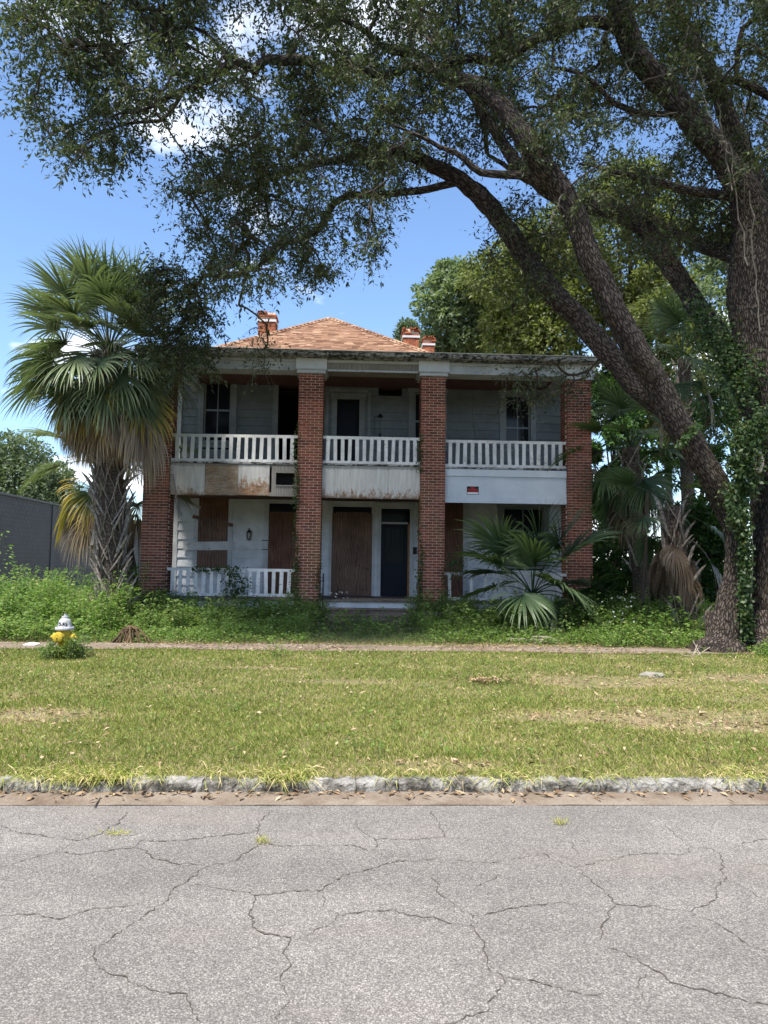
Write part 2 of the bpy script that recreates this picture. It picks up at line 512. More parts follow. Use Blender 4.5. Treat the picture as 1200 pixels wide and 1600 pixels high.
mat('asphalt', m_asphalt)
mat('crack_fill', m_plain((0.085, 0.07, 0.056), 1.0, var=0.5, scale=30))
mat('gutter', lambda t, b, co: m_concrete(t, b, co, (0.26, 0.215, 0.17), (0.13, 0.09, 0.062), 0.6))
mat('kerb_stone', m_kerb)
mat('soil', m_soil)
mat('path', m_path)
mat('far_ground', m_plain((0.07, 0.09, 0.035), 1.0, var=0.3, scale=0.5))
mat('grass', m_leaf([(0.0, (0.13, 0.17, 0.035)), (0.35, (0.23, 0.275, 0.06)), (0.6, (0.33, 0.36, 0.1)), (0.8, (0.46, 0.42, 0.16)), (1.0, (0.62, 0.49, 0.28))], 0.3, 0.6))
mat('litter', m_straw)
mat('brick', m_brick([(0.0, (0.115, 0.036, 0.025)), (0.5, (0.185, 0.056, 0.036)), (1.0, (0.27, 0.09, 0.058))]))
mat('mortar', m_plain((0.66, 0.54, 0.43), 0.95, var=0.25, scale=20))
mat('chimney_brick', m_brick([(0.0, (0.24, 0.065, 0.028)), (0.5, (0.34, 0.1, 0.042)), (1.0, (0.44, 0.16, 0.075))]))
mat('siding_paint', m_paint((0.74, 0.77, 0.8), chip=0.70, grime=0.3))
mat('siding_shaded', m_paint((0.22, 0.245, 0.26), (0.15, 0.135, 0.12), chip=0.66, grime=0.35))  # darker copy of the siding paint; upper porch shade put into its colour
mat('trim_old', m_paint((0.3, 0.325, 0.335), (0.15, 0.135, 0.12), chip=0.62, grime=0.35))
mat('trim_paint', m_paint((0.6, 0.63, 0.65), chip=0.64, grime=0.3))
mat('rail_paint', m_paint((0.7, 0.71, 0.72), (0.3, 0.27, 0.235), chip=0.6, grime=0.35))
mat('fascia_paint', m_paint((0.62, 0.64, 0.66), (0.13, 0.1, 0.08), chip=0.60, grime=0.3))
mat('beam_paint', m_paint((0.5, 0.53, 0.56), (0.22, 0.21, 0.2), chip=0.60, grime=0.35))
mat('capital_paint', m_paint((0.62, 0.645, 0.68), chip=0.68, grime=0.2))
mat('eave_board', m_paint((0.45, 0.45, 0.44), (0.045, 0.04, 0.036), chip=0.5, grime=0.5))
mat('bare_wood', m_ply((0.32, 0.24, 0.17), (0.17, 0.115, 0.075), 0.6))
mat('grey_wood', m_ply((0.3, 0.28, 0.25), (0.17, 0.155, 0.14), 0.5))
mat('plywood', m_ply((0.3, 0.19, 0.14), (0.075, 0.042, 0.032), 0.6))
mat('plywood_red', m_ply((0.28, 0.145, 0.095), (0.075, 0.035, 0.025), 0.6))
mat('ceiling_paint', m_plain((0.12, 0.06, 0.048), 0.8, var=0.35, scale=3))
mat('porch_floor', m_paint((0.19, 0.17, 0.155), (0.14, 0.11, 0.09), chip=0.5, grime=0.5))
mat('panel_white', m_weathered_panel((0.55, 0.54, 0.52), (0.33, 0.19, 0.11), 3.26, 4.1, 0.53))
mat('panel_rot', m_weathered_panel((0.55, 0.54, 0.53), (0.38, 0.22, 0.125), 3.26, 4.1, 0.7))
mat('panel_bare', m_weathered_panel((0.4, 0.35, 0.29), (0.38, 0.26, 0.17), 3.26, 4.1, 1.05))
mat('panel_blue', m_paint((0.6, 0.64, 0.69), chip=0.72, grime=0.14))
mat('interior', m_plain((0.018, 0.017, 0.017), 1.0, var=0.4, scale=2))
mat('glass', m_glass)
mat('door_blue', m_plain((0.008, 0.012, 0.024), 0.6, var=0.2, scale=4, spec=0.25))
mat('door_jamb', m_plain((0.34, 0.17, 0.075), 0.7, var=0.3))
mat('black_metal', m_plain((0.018, 0.018, 0.018), 0.5, var=0.2))
mat('shingle', m_shingle)
mat('roof_deck', m_plain((0.2, 0.11, 0.07), 0.95, var=0.3))
mat('step', lambda t, b, co: m_concrete(t, b, co, (0.24, 0.19, 0.155), (0.085, 0.06, 0.045), 0.6))
mat('oak_bark', m_bark([(0.01, 0.008, 0.006), (0.042, 0.032, 0.026), (0.125, 0.1, 0.082), (0.034, 0.03, 0.016)], 24.0, 6.5, 0.04))
mat('twig_bark', m_plain((0.065, 0.05, 0.04), 0.95, var=0.3))
mat('oak_leaf', m_leaf([(0.0, (0.026, 0.038, 0.018)), (0.5, (0.058, 0.078, 0.036)), (0.85, (0.11, 0.135, 0.066)), (1.0, (0.2, 0.205, 0.11))], 0.25, 0.55))
mat('moss', m_leaf([(0.0, (0.05, 0.055, 0.03)), (1.0, (0.2, 0.2, 0.15))], 0.2, 0.9))
mat('scar_wood', m_plain((0.4, 0.34, 0.27), 0.9, var=0.3, scale=30))
mat('vine', m_plain((0.13, 0.115, 0.09), 0.9, var=0.3))
mat('palm_trunk', m_bark([(0.03, 0.023, 0.018), (0.1, 0.075, 0.058), (0.19, 0.15, 0.12), (0.14, 0.12, 0.1)], 30.0, 12.0, 0.03))
mat('palm_boot', m_bark([(0.09, 0.072, 0.058), (0.28, 0.24, 0.2), (0.5, 0.45, 0.4), (0.3, 0.25, 0.2)], 60.0, 9.0, 0.008))
mat('frond_green', m_frond((0.07, 0.1, 0.048), (0.165, 0.205, 0.11), [(0.3, 0.0), (1.2, 1.0)]))
mat('frond_dark', m_frond((0.036, 0.07, 0.03), (0.09, 0.135, 0.06), [(0.4, 0.0), (1.3, 1.0)]))
mat('frond_yellow', m_frond((0.075, 0.12, 0.035), (0.42, 0.31, 0.05), [(0.55, 0.0), (0.95, 1.0)]))
mat('frond_dead', m_frond((0.17, 0.115, 0.072), (0.33, 0.25, 0.175), [(0.3, 0.0), (1.1, 1.0)]))
mat('frond_brown', m_frond((0.085, 0.058, 0.04), (0.2, 0.145, 0.1), [(0.3, 0.0), (1.1, 1.0)]))
mat('stalk', m_plain((0.14, 0.16, 0.06), 0.6, var=0.25))
mat('weed_bright', m_leaf([(0.0, (0.065, 0.125, 0.024)), (0.5, (0.135, 0.225, 0.045)), (0.9, (0.23, 0.32, 0.085)), (1.0, (0.4, 0.36, 0.17))], 0.4, 0.55))
mat('weed_dark', m_leaf([(0.0, (0.05, 0.09, 0.02)), (0.5, (0.1, 0.165, 0.04)), (0.9, (0.18, 0.25, 0.075)), (1.0, (0.36, 0.32, 0.16))], 0.35, 0.55))
mat('shrub_dark', m_leaf([(0.0, (0.018, 0.045, 0.012)), (0.5, (0.038, 0.085, 0.02)), (1.0, (0.08, 0.15, 0.035))], 0.3, 0.5))
mat('tree_pale', m_leaf([(0.0, (0.08, 0.115, 0.06)), (0.5, (0.14, 0.185, 0.1)), (1.0, (0.24, 0.29, 0.17))], 0.35, 0.55))
mat('tree_yellow', m_leaf([(0.0, (0.06, 0.075, 0.024)), (0.5, (0.115, 0.135, 0.042)), (1.0, (0.2, 0.22, 0.075))], 0.4, 0.55))
mat('tree_far', m_leaf([(0.0, (0.055, 0.08, 0.04)), (0.5, (0.1, 0.135, 0.07)), (1.0, (0.16, 0.2, 0.11))], 0.3, 0.6))
mat('ivy', m_leaf([(0.0, (0.022, 0.045, 0.015)), (0.5, (0.042, 0.078, 0.024)), (0.85, (0.085, 0.13, 0.04)), (1.0, (0.2, 0.2, 0.08))], 0.3, 0.45))
mat('flower_white', m_plain((0.75, 0.75, 0.7), 0.7))
mat('block_paint', m_plain((0.062, 0.065, 0.074), 0.7, var=0.14, scale=1.2))
mat('block_joint', m_plain((0.045, 0.047, 0.054), 0.8, var=0.1))
mat('cap_metal', m_plain((0.09, 0.095, 0.105), 0.6))
mat('hydrant_yellow', m_paint((0.6, 0.44, 0.045), (0.2, 0.1, 0.04), chip=0.61, grime=0.5))
mat('hydrant_silver', m_plain((0.4, 0.41, 0.42), 0.5, var=0.3, scale=25))
mat('black_paint', m_plain((0.02, 0.02, 0.022), 0.7))
mat('sign_black', m_plain((0.012, 0.012, 0.014), 0.5))
mat('sign_red', m_plain((0.55, 0.03, 0.035), 0.5))
mat('sign_white', m_plain((0.8, 0.8, 0.8), 0.5, var=0.05))
mat('paper', m_plain((0.8, 0.8, 0.78), 0.8, var=0.08))
mat('plastic_black', m_plain((0.012, 0.013, 0.015), 0.4))
mat('stone_grey', lambda t, b, co: m_concrete(t, b, co, (0.38, 0.37, 0.34), (0.2, 0.18, 0.15), 0.5))
mat('rope', m_plain((0.45, 0.42, 0.36), 0.9))
mat('lamp_glass', m_plain((0.5, 0.5, 0.46), 0.2, var=0.2))
M = MATS

# ------------------------------------------------------------------ ground, road, kerb, lawn
ROAD_EDGE, KERB_Y0, KERB_Y1 = 4.9, 5.14, 5.30
PATH_Y0, PATH_Y1 = 12.25, 13.15


def sheet(name, x0, x1, y0, y1, z, m, nx=1, ny=1, zf=None):
    xs = np.linspace(x0, x1, nx + 1); ys = np.linspace(y0, y1, ny + 1)
    X, Y = np.meshgrid(xs, ys); Z = np.full_like(X, z) if zf is None else zf(X, Y)
    v = np.stack([X, Y, Z], -1).reshape(-1, 3)
    i = (np.arange(ny)[:, None] * (nx + 1) + np.arange(nx)[None, :]).ravel()
    f = np.stack([i, i + 1, i + nx + 2, i + nx + 1], -1)
    return put(name, np_mesh(name, v, f, smooth=zf is not None), M[m])


def lawn_z(X, Y):
    return 0.105 - 0.036 * np.exp(-np.clip(Y - 5.26, 0, 9) / .16) + 0.006 * np.clip(Y - 5.3, 0, 8) + 0.012 * np.sin(X * 1.3 + 0.7 * Y) * np.sin(Y * 0.9 + 1)


def gz(x, y):
    return float(lawn_z(np.array(x), np.array(y)))


g = sheet('ground', -1200, 1200, -1200, 1200, -0.04, 'far_ground'); g['kind'] = 'structure'
road = sheet('road', -60, 60, -7.0, ROAD_EDGE, 0.0, 'asphalt'); road['kind'] = 'structure'
gut = sheet('gutter', -60, 60, ROAD_EDGE, KERB_Y0 + 0.03, 0.004, 'gutter', 400, 6,
            lambda X, Y: 0.003 + 0.012 * np.clip((Y - ROAD_EDGE) / 0.2, 0, 1) + 0.004 * np.sin(X * 9) * np.sin(X * 3.1 + Y * 20))
gut['kind'] = 'structure'
lawn = sheet('lawn', -40, 40, KERB_Y1 - 0.04, 60, 0.1, 'soil', 100, 300, lawn_z); lawn['kind'] = 'structure'
walk = sheet('footpath', -40, 40, PATH_Y0, PATH_Y1, 0.16, 'path', 200, 4, lambda X, Y: lawn_z(X, Y) + 0.012); walk['kind'] = 'structure'
gj = MB().bar(tuple(on_ground(148, 1260, 0.013)), tuple(on_ground(156, 1248, 0.011)), 0.006, 0.01, (1, 0, 0)); gj.build('joint', M['crack_fill'], gut)

# cracks traced on the asphalt
CRL = [
    [(0, 85), (85, 58)], [(0, 100), (60, 120), (130, 132), (190, 135), (230, 148), (310, 130), (345, 108), (375, 88), (395, 58)],
    [(-30, 240), (0, 232), (80, 208), (165, 187), (205, 168), (230, 148)],
    [(165, 187), (240, 190), (320, 182), (415, 170), (440, 178), (485, 202), (560, 215), (650, 225)],
    [(415, 170), (440, 148), (520, 150), (600, 142), (700, 130), (805, 120), (815, 95), (850, 55)],
    [(805, 120), (815, 145), (790, 170), (720, 215), (650, 225), (600, 265), (555, 300), (500, 345), (420, 400), (360, 440), (300, 485), (295, 520), (318, 555), (400, 585), (490, 613), (560, 630), (600, 665), (632, 718)],
    [(-20, 386), (0, 385), (90, 378), (170, 390), (240, 372), (290, 355), (360, 348), (440, 342)],
    [(590, 287), (650, 292), (720, 305), (785, 318), (860, 315), (930, 303), (995, 305), (1050, 272), (1110, 248), (1190, 230), (1230, 216), (1300, 210), (1380, 202)],
    [(785, 318), (785, 345), (765, 370), (785, 410), (820, 435), (870, 442), (910, 460), (900, 500), (875, 590)],
    [(910, 460), (960, 435), (1010, 412), (1060, 385), (1020, 355), (995, 305)],
    [(1060, 380), (1120, 372), (1200, 368), (1270, 380), (1350, 392), (1440, 408), (1475, 408)],
    [(815, 155), (900, 163), (1000, 165), (1070, 162), (1130, 172), (1160, 178), (1170, 145), (1130, 120), (1115, 80)],
    [(1170, 145), (1200, 143), (1300, 140), (1390, 138), (1365, 95), (1340, 50)], [(525, 95), (555, 68)], [(1160, 178), (1190, 190), (1215, 212)],
    [(1420, 208), (1520, 216), (1600, 203), (1685, 188), (1740, 210), (1800, 230), (1860, 215), (1920, 210), (1970, 192), (2050, 190), (2140, 187), (2170, 170), (2230, 178), (2255, 210), (2265, 265), (2245, 300), (2225, 340), (2160, 372)],
    [(2160, 372), (2080, 362), (2000, 352), (1915, 346), (1900, 320), (1850, 275), (1800, 232)], [(1915, 346), (1905, 400), (1885, 430), (1883, 465)],
    [(1890, 480), (1960, 510), (2030, 550), (2100, 590), (2160, 608), (2250, 625), (2330, 650), (2420, 660)],
    [(2160, 372), (2240, 405), (2320, 460), (2420, 505)], [(2265, 268), (2310, 285), (2360, 315), (2420, 345)],
    [(1350, 255), (1370, 310), (1410, 350), (1480, 380)], [(1475, 408), (1485, 385), (1550, 372), (1640, 352), (1680, 345), (1800, 348)],
    [(1475, 408), (1500, 450), (1525, 510), (1545, 545), (1580, 580), (1550, 630), (1515, 680), (1460, 700), (1370, 718), (1300, 745)],
    [(1580, 580), (1650, 588), (1730, 605), (1820, 625), (1890, 632)], [(1685, 188), (1655, 165)], [(1775, 150), (1805, 190)],
    [(2290, 170), (2350, 152), (2420, 138)], [(2300, 215), (2420, 222)], [(2070, 90), (2120, 135), (2160, 168)], [(1495, 298), (1530, 275), (1555, 240)],
    [(875, 590), (890, 640), (860, 700), (880, 760)], [(2030, 550), (2000, 600), (2010, 700)],
]
rs = random.Random(3)
for ci, pl in enumerate(CRL):
    P = [on_ground(u / 2, 1240 + v / 2, 0.0)[:2] for u, v in pl]
    P = subdiv([(p[0], p[1], 0) for p in P], 0.018)
    n = len(P); wv = [rs.choice((0.3, 0.7, 1.0, 1.0, 1.4, 2.0)) for _ in range(n)]; vs = []
    base = rs.uniform(0.0016, 0.0034) * (0.6 if len(pl) < 4 else 1.0)
    off = 0.0
    for i, p in enumerate(P):
        d = P[min(i + 1, n - 1)] - P[max(i - 1, 0)]; d /= max(np.linalg.norm(d), 1e-9); nn = np.array([-d[1], d[0], 0])
        off = off * 0.7 + rs.uniform(-0.013, 0.013)
        hw = base * wv[i] * (0.35 + 0.65 * min(1, i / 6, (n - 1 - i) / 6)) / 1.3
        vs += [p + nn * (off - hw) + np.array([0, 0, 0.004]), p + nn * (off + hw) + np.array([0, 0, 0.004])]
    put('crack', np_mesh('crack', vs, [(2 * i, 2 * i + 2, 2 * i + 3, 2 * i + 1) for i in range(n - 1)]), M['crack_fill'], road)

# kerb: rough granite-like stones laid end to end
kerb = thing('kerb', (0, 5.2, 0), 'low kerb of rough weathered grey stones between street gutter and grass', 'kerb')
kerb['kind'] = 'structure'
KPX = [-700, -560, -430, -300, -190, -80, 62, 130, 196, 316, 416, 466, 556, 622, 702, 800, 834, 872, 936, 1076, 1146, 1260, 1390, 1520, 1640, 1780, 1900]
kx = [on_ground(x, 1238, 0.0)[0] for x in KPX]
for i in range(len(kx) - 1):
    x0, x1 = kx[i] + 0.002, kx[i + 1] - 0.002
    rr = random.Random(40 + i); nx = max(4, int((x1 - x0) / 0.025)); vs = []
    h = rr.uniform(0.074, 0.084) - (0.03 if KPX[i] in (62, 130, 416) else 0); yo = rr.uniform(-0.005, 0.005); ph = rr.uniform(0, 9)
    prof = [(0.004, -0.05), (0.0, 0.03), (0.006, 0.6), (0.016, 0.9), (0.04, 1.0), (0.12, 1.02), (0.17, 0.97), (0.17, -0.05)]
    for k in range(nx + 1):
        tt = k / nx; end = 1 - 0.05 * max(0, 1 - min(tt, 1 - tt) * (x1 - x0) / 0.035)
        for q, (dy, dz) in enumerate(prof):
            e = (math.sin(tt * 23 * (x1 - x0) + ph + q) * 0.4 + rr.uniform(-1, 1)) * 0.009
            vs.append((x0 + (x1 - x0) * tt + rr.uniform(-.003, .003), KERB_Y0 + yo + dy + (e if q < 6 else 0) + (1 - end) * 0.05, h * dz * (end if dz > .5 else 1) + (e * 0.7 if 2 <= q < 7 else 0)))
    np_ = len(prof); fs = []
    for k in range(nx):
        for q in range(np_ - 1): fs.append((k * np_ + q, (k + 1) * np_ + q, (k + 1) * np_ + q + 1, k * np_ + q + 1))
    fs += [tuple(range(np_)), tuple(nx * np_ + q for q in range(np_))[::-1]]
    MB().add(vs, fs).build('kerb_stone', M['kerb_stone'], kerb)

# lawn grass: single blades, thinner on the bare patches
bare = [(on_ground(55, 1120, .13)[:2], 0.75, 0.42), (on_ground(1120, 1125, .13)[:2], 1.3, 0.7), (on_ground(950, 1065, .14)[:2], 1.3, 0.5), (on_ground(690, 1195, .11)[:2], 0.5, 0.16),
        (on_ground(520, 1065, .14)[:2], 0.8, 0.2), (on_ground(420, 1045, .14)[:2], 0.9, 0.12), (on_ground(1180, 1060, .14)[:2], 0.9, 0.5), (on_ground(900, 1120, .13)[:2], 0.9, 0.35), (on_ground(280, 1215, .11)[:2], 0.5, 0.2)]


def bareness(p):
    b = np.zeros(len(p))
    for c, rx, ry in bare:
        q = ((p[:, 0] - c[0]) / rx) ** 2 + ((p[:, 1] - c[1]) / ry) ** 2
        b = np.maximum(b, np.clip(1.25 - q, 0, 1))
    return np.clip(b + 0.45 * fnoise(p, 5, 2.0) - 0.1 + 0.055 * np.clip(p[:, 0], 0, 5), 0, 1)


def grass_pts(n, y0, y1):
    # even cover of the lawn that the street sees and a margin beyond
    y = RNG.uniform(y0, y1, n); hw = 1.5 + y * 0.66
    return np.stack([RNG.uniform(-1, 1, n) * hw + y * 0.04, y], -1)


parts = []
for n, y0, y1 in ((150000, KERB_Y1 - 0.05, 8.0), (135000, 8.0, PATH_Y0 + 0.08), (14000, PATH_Y1 - 0.1, 15.0)):
    p = grass_pts(n, y0, y1); keep = RNG.uniform(0, 1, n) > bareness(p) * 0.85
    parts.append(p[keep])
gp = np.concatenate(parts); n = len(gp); br = bareness(gp)
tall = np.clip(fnoise(gp, 9, 1.6), 0, 1)
c = np.stack([gp[:, 0], gp[:, 1], lawn_z(gp[:, 0], gp[:, 1]) - 0.004], -1)
az = RNG.uniform(0, 2 * np.pi, n); lean = RNG.uniform(0.25, 1.3, n)
d = np.stack([np.cos(az) * lean, np.sin(az) * lean, np.ones(n)], -1)
nr = np.stack([np.cos(az + 2), np.sin(az + 2), RNG.uniform(-.2, .6, n)], -1)
far = np.clip((gp[:, 1] - 5) / 8, 0, 1)
L = RNG.uniform(0.022, 0.06, n) * (1 + 0.55 * tall) * (1 - 0.3 * br); W = RNG.uniform(0.0045, 0.008, n) * (1 + 0.9 * far)
var = np.clip(RNG.beta(2, 3.2, n) * 0.85 + 0.1 - 0.2 * far + 0.3 * br + 0.1 * fnoise(gp, 3, .8) + np.where(RNG.uniform(0, 1, n) < 0.15 + 0.3 * br + 0.25 * np.clip(1.1 - (gp[:, 1] - 5.25) / .35, 0, 1), 0.5, 0), 0, 1)
lg = put('grass', leaf_mesh('grass', leaf_quads(c, d, nr, L, W, 0.06), var), M['grass'])
tag(lg, 'short mown green lawn grass between kerb and footpath', 'grass', kind='stuff')

# taller tufts hanging over the kerb
tc = []
for x, k, s in ((90, 240, .5), (130, 260, .55), (170, 220, .5), (30, 90, .3), (436, 330, .45), (470, 60, .2), (240, 70, .3), (778, 60, .2), (818, 60, .2), (845, 30, .15), (935, 40, .2), (1150, 70, .25), (330, 40, .3), (620, 40, .3), (1000, 40, .5), (700, 40, .4), (370, 40, .3), (1195, 60, .2)):
    g0 = on_ground(x, 1219, 0.1)
    q = np.stack([g0[0] + RNG.normal(0, s * 0.22, k), RNG.uniform(KERB_Y0 + 0.0, KERB_Y1 + 0.1, k), np.full(k, 0.09)], -1); tc.append(q)
q = np.concatenate(tc); n = len(q)
d = np.stack([RNG.normal(0, .7, n), RNG.normal(-0.75, .5, n), RNG.uniform(-.1, 1.0, n)], -1)
v = leaf_quads(q, d, np.stack([RNG.normal(0, 1, n), RNG.normal(0, 1, n), np.ones(n)], -1), RNG.uniform(.07, .2, n), RNG.uniform(.005, .01, n), 0.12)
v[:, 2, 2] -= 0.05; v[..., 2] = np.maximum(v[..., 2], 0.012)
tg = put('kerb_tufts', leaf_mesh('tufts', v, np.clip(RNG.beta(2, 2, n) + RNG.uniform(-.1, .4, n), 0, 1)), M['grass'])
tag(tg, 'long straggly grass spilling over the kerb stones', 'grass', kind='stuff')

# fallen leaves and straw on lawn, footpath and gutter
lp = []
p = grass_pts(14000, KERB_Y1, PATH_Y0); p = p[RNG.uniform(0, 1, len(p)) < 0.12 + 0.85 * bareness(p)]
lp.append(np.stack([p[:, 0], p[:, 1], lawn_z(p[:, 0], p[:, 1]) + RNG.uniform(.008, .04, len(p))], -1))
p = grass_pts(7500, PATH_Y0 - 0.1, PATH_Y1 + 0.45); p = p[RNG.uniform(0, 1, len(p)) < np.clip(0.6 + 0.6 * fnoise(p, 8, 1.2), 0.06, 1) * np.where(p[:, 0] < -3.6, .2, 1)]
lp.append(np.stack([p[:, 0], p[:, 1], lawn_z(p[:, 0], p[:, 1]) + RNG.uniform(.014, .03, len(p))], -1))
p = np.stack([RNG.uniform(-4, 4, 420), ROAD_EDGE + RNG.beta(3.5, 1.2, 420) * 0.25], -1)
lp.append(np.stack([p[:, 0], p[:, 1], np.full(len(p), 0.024)], -1))
p = on_ground(765, 1068, .14); k = 170
lp.append(p + np.stack([RNG.normal(0, .16, k), RNG.normal(0, .13, k), RNG.uniform(.02, .07, k)], -1))
q = np.concatenate(lp); n = len(q); az = RNG.uniform(0, 6.28, n)
v = leaf_quads(q, np.stack([np.cos(az), np.sin(az), RNG.normal(0, .25, n)], -1), np.stack([RNG.normal(0, .35, n), RNG.normal(0, .35, n), np.ones(n)], -1),
               RNG.uniform(.035, .085, n), RNG.uniform(.012, .032, n), 0.08)
ll = put('fallen_leaves', leaf_mesh('leaves', v, RNG.uniform(0, 1, n)), M['litter'])
tag(ll, 'dry brown oak leaves scattered over grass, footpath and gutter', 'leaves', kind='stuff')

# ------------------------------------------------------------------ the house
YC, YW = 17.3, 19.8                     # front of the brick columns, front wall
CW = 0.61
COLS = [(-5.15, -4.54), (-1.45, -0.84), (1.585, 2.195), (5.25, 5.86)]
ZF, ZU, ZL, ZC = 0.78, 4.10, 3.42, 6.66  # porch floor, balcony floor, lower and upper porch ceilings
XL, XR = -5.05, 6.02
house = thing('house', (0.3, YC, 0.13), 'abandoned two-storey house with brick columns, double porch and boarded doors', 'house')


def hb(name, m, *boxes, parent=house):
    mb = MB()
    for b in boxes: mb.box(*b)
    return mb.build(name, M[m], parent)


# ---- columns with separate bricks
def brick_mesh(wd, name):
    return MB().box(-wd / 2, wd / 2, 0, 0.1, -0.0285, 0.0285).mesh(name)


B_FULL, B_HALF = brick_mesh(0.1935, 'brick'), brick_mesh(0.092, 'half_brick')
for me in (B_FULL, B_HALF): me.materials.append(M['brick'])
COURSE = 0.0677
for ci, (cx0, cx1) in enumerate(COLS):
    rb = random.Random(60 + ci)
    core = hb('column', 'mortar', (cx0 + .007, cx1 - .007, YC + .007, YC + CW - .007, 0.0, 6.36))
    joined = MB()
    for k in range(92):
        z = 0.14 + COURSE * (k + .5)
        if k % 2: segs = [(0.0, .0985), (.1015, .3035), (.3065, .5085), (.5115, .61)]
        else: segs = [(0, .2005), (.2045, .4045), (.4085, .61)]
        for a, b in segs:
            a += .003; b -= .003; jit = rb.uniform(-.004, .004)
            # front of the column
            if ci == 1 and z > 0.42 and k < 92:
                me = B_FULL if b - a > .15 else B_HALF
                put('brick', me, None, core, (cx0 + (a + b) / 2, YC + jit, z))
            else:
                joined.box(cx0 + a, cx0 + b, YC + jit, YC + .1, z - .0285, z + .0285, rb.random())
            # the two flanks and the back
            if a > .09:
                for x0, x1 in ((cx0 + jit, cx0 + .1), (cx1 - .1, cx1 + jit)):
                    joined.box(x0, x1, YC + a + .003, min(YC + b, YC + CW), z - .0285, z + .0285, rb.random())
    o = joined.build('brick_courses', M['brick'], core, kind='stuff')
    # painted wooden capital
    a, b = cx0 - .075, cx1 + .075
    cap = hb('capital', 'capital_paint', (a, b, YC - .075, YC + CW + .06, 6.42, 6.70), (a + .035, b - .035, YC - .045, YC + CW + .03, 6.36, 6.42), parent=core)
    hb('capital_moulding', 'beam_paint', (a - .02, b + .02, YC - .095, YC + CW + .08, 6.415, 6.435), (a + .02, b - .02, YC - .06, YC + CW + .045, 6.335, 6.362), parent=core)

BAYS = [(COLS[0][1], COLS[1][0]), (COLS[1][1], COLS[2][0]), (COLS[2][1], COLS[3][0])]
# ---- beam under the eave, one length per bay
for i, (a, b) in enumerate(BAYS):
    a2, b2 = a + .078, b - .078
    bm = hb('beam', 'beam_paint' if i != 1 else 'grey_wood', (a2, b2, YC + .02, YC + .55, 6.43, 6.69))
    hb('beam_moulding', 'beam_paint', (a2, b2, YC - .03, YC + .02, 6.62, 6.69), (a2, b2, YC - .005, YC + .02, 6.41, 6.455), parent=bm)
hb('beam', 'beam_paint', (-4.6, -4.45, YC + .62, YW, 6.43, 6.66)); hb('beam', 'beam_paint', (5.3, 5.6, YC + .66, YW, 6.43, 6.66))
# ---- eave: soffit boards, fascia and metal drip edge
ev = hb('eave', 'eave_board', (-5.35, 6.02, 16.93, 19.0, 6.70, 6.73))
rb = random.Random(5); x = -5.35
while x < 6.0:
    x1 = min(6.02, x + rb.uniform(1.3, 3.0)); dz = rb.uniform(-.006, .006)
    hb('fascia_board', 'eave_board', (x, x1 - .006, 16.905 + rb.uniform(-.006, .006), 16.929, 6.715 + dz, 6.80 + dz), parent=ev); x = x1
x = -5.38
while x < 6.0:
    x1 = min(6.05, x + rb.uniform(2.0, 3.2)); za, zb = 6.806 + rb.uniform(0, .012), 6.806 + rb.uniform(0, .014)
    MB().bar((x, 16.90, za), (x1 - .01, 16.90, zb), .09, .012, (0, 1, 0)).build('drip_edge', M['trim_paint'], ev); x = x1
hb('porch_roof', 'roof_deck', (-5.36, 6.03, 16.94, 32.5, 6.735, 6.795))
# ---- hipped main roof with shingle courses
RZ = 6.8; RX0, RX1, RY0, RY1 = -5.98, 3.78, 19.0, 33.0; RA = (-0.98, 23.9, 10.08); RB = (-0.98, 28.2, 10.08)
roof = MB().add([(RX0, RY0, RZ), (RX1, RY0, RZ), (RX1, RY1, RZ), (RX0, RY1, RZ), RA, RB], [(0, 1, 4), (1, 2, 5, 4), (2, 3, 5), (3, 0, 4, 5), (3, 2, 1, 0)]).build('roof', M['roof_deck'], house)


def shingle_face(p0, p1, a0, a1, seed):
    """courses of shingles on the face with eave p0-p1 and upper edge a0-a1"""
    r = random.Random(seed); p0, p1, a0, a1 = map(np.array, (p0, p1, a0, a1)); mb = MB()
    up = ((a0 + a1) - (p0 + p1)) / 2; sl = np.linalg.norm(np.cross(p1 - p0, a0 - p0)) / np.linalg.norm(p1 - p0)
    nrm = np.cross(p1 - p0, a0 - p0); nrm /= np.linalg.norm(nrm)
    rows = int(sl / 0.135)
    for k in range(rows):
        t0, t1 = k / rows, min(1, (k + 1.12) / rows)
        q0, q1 = p0 + (a0 - p0) * t0, p1 + (a1 - p1) * t0; s0, s1 = p0 + (a0 - p0) * t1, p1 + (a1 - p1) * t1
        ln = np.linalg.norm(q1 - q0); u = -r.uniform(0, .3); rowv = r.uniform(-.1, .1)
        ex = (q1 - q0) / max(ln, 1e-6); uu = (s0 - q0) - ex * np.dot(s0 - q0, ex)
        while u < ln:
            wd = r.choice((.14, .2, .3, .33)); x0, x1 = max(0, u), min(ln, u + wd)
            if x1 - x0 > .02:
                lo0, lo1 = q0 + ex * (x0 + .003), q0 + ex * (x1 - .003); th = r.uniform(.012, .024)
                mb.add([lo0 + nrm * .004, lo1 + nrm * .004, lo1 + uu + nrm * .004, lo0 + uu + nrm * .004, lo0 + nrm * th, lo1 + nrm * th, lo1 + uu + nrm * .006, lo0 + uu + nrm * .006],
                       [(4, 5, 6, 7), (0, 1, 5, 4), (1, 2, 6, 5), (3, 0, 4, 7)], var=min(1, max(0, r.betavariate(2.2, 2.2) + rowv)))
            u += wd
    return mb


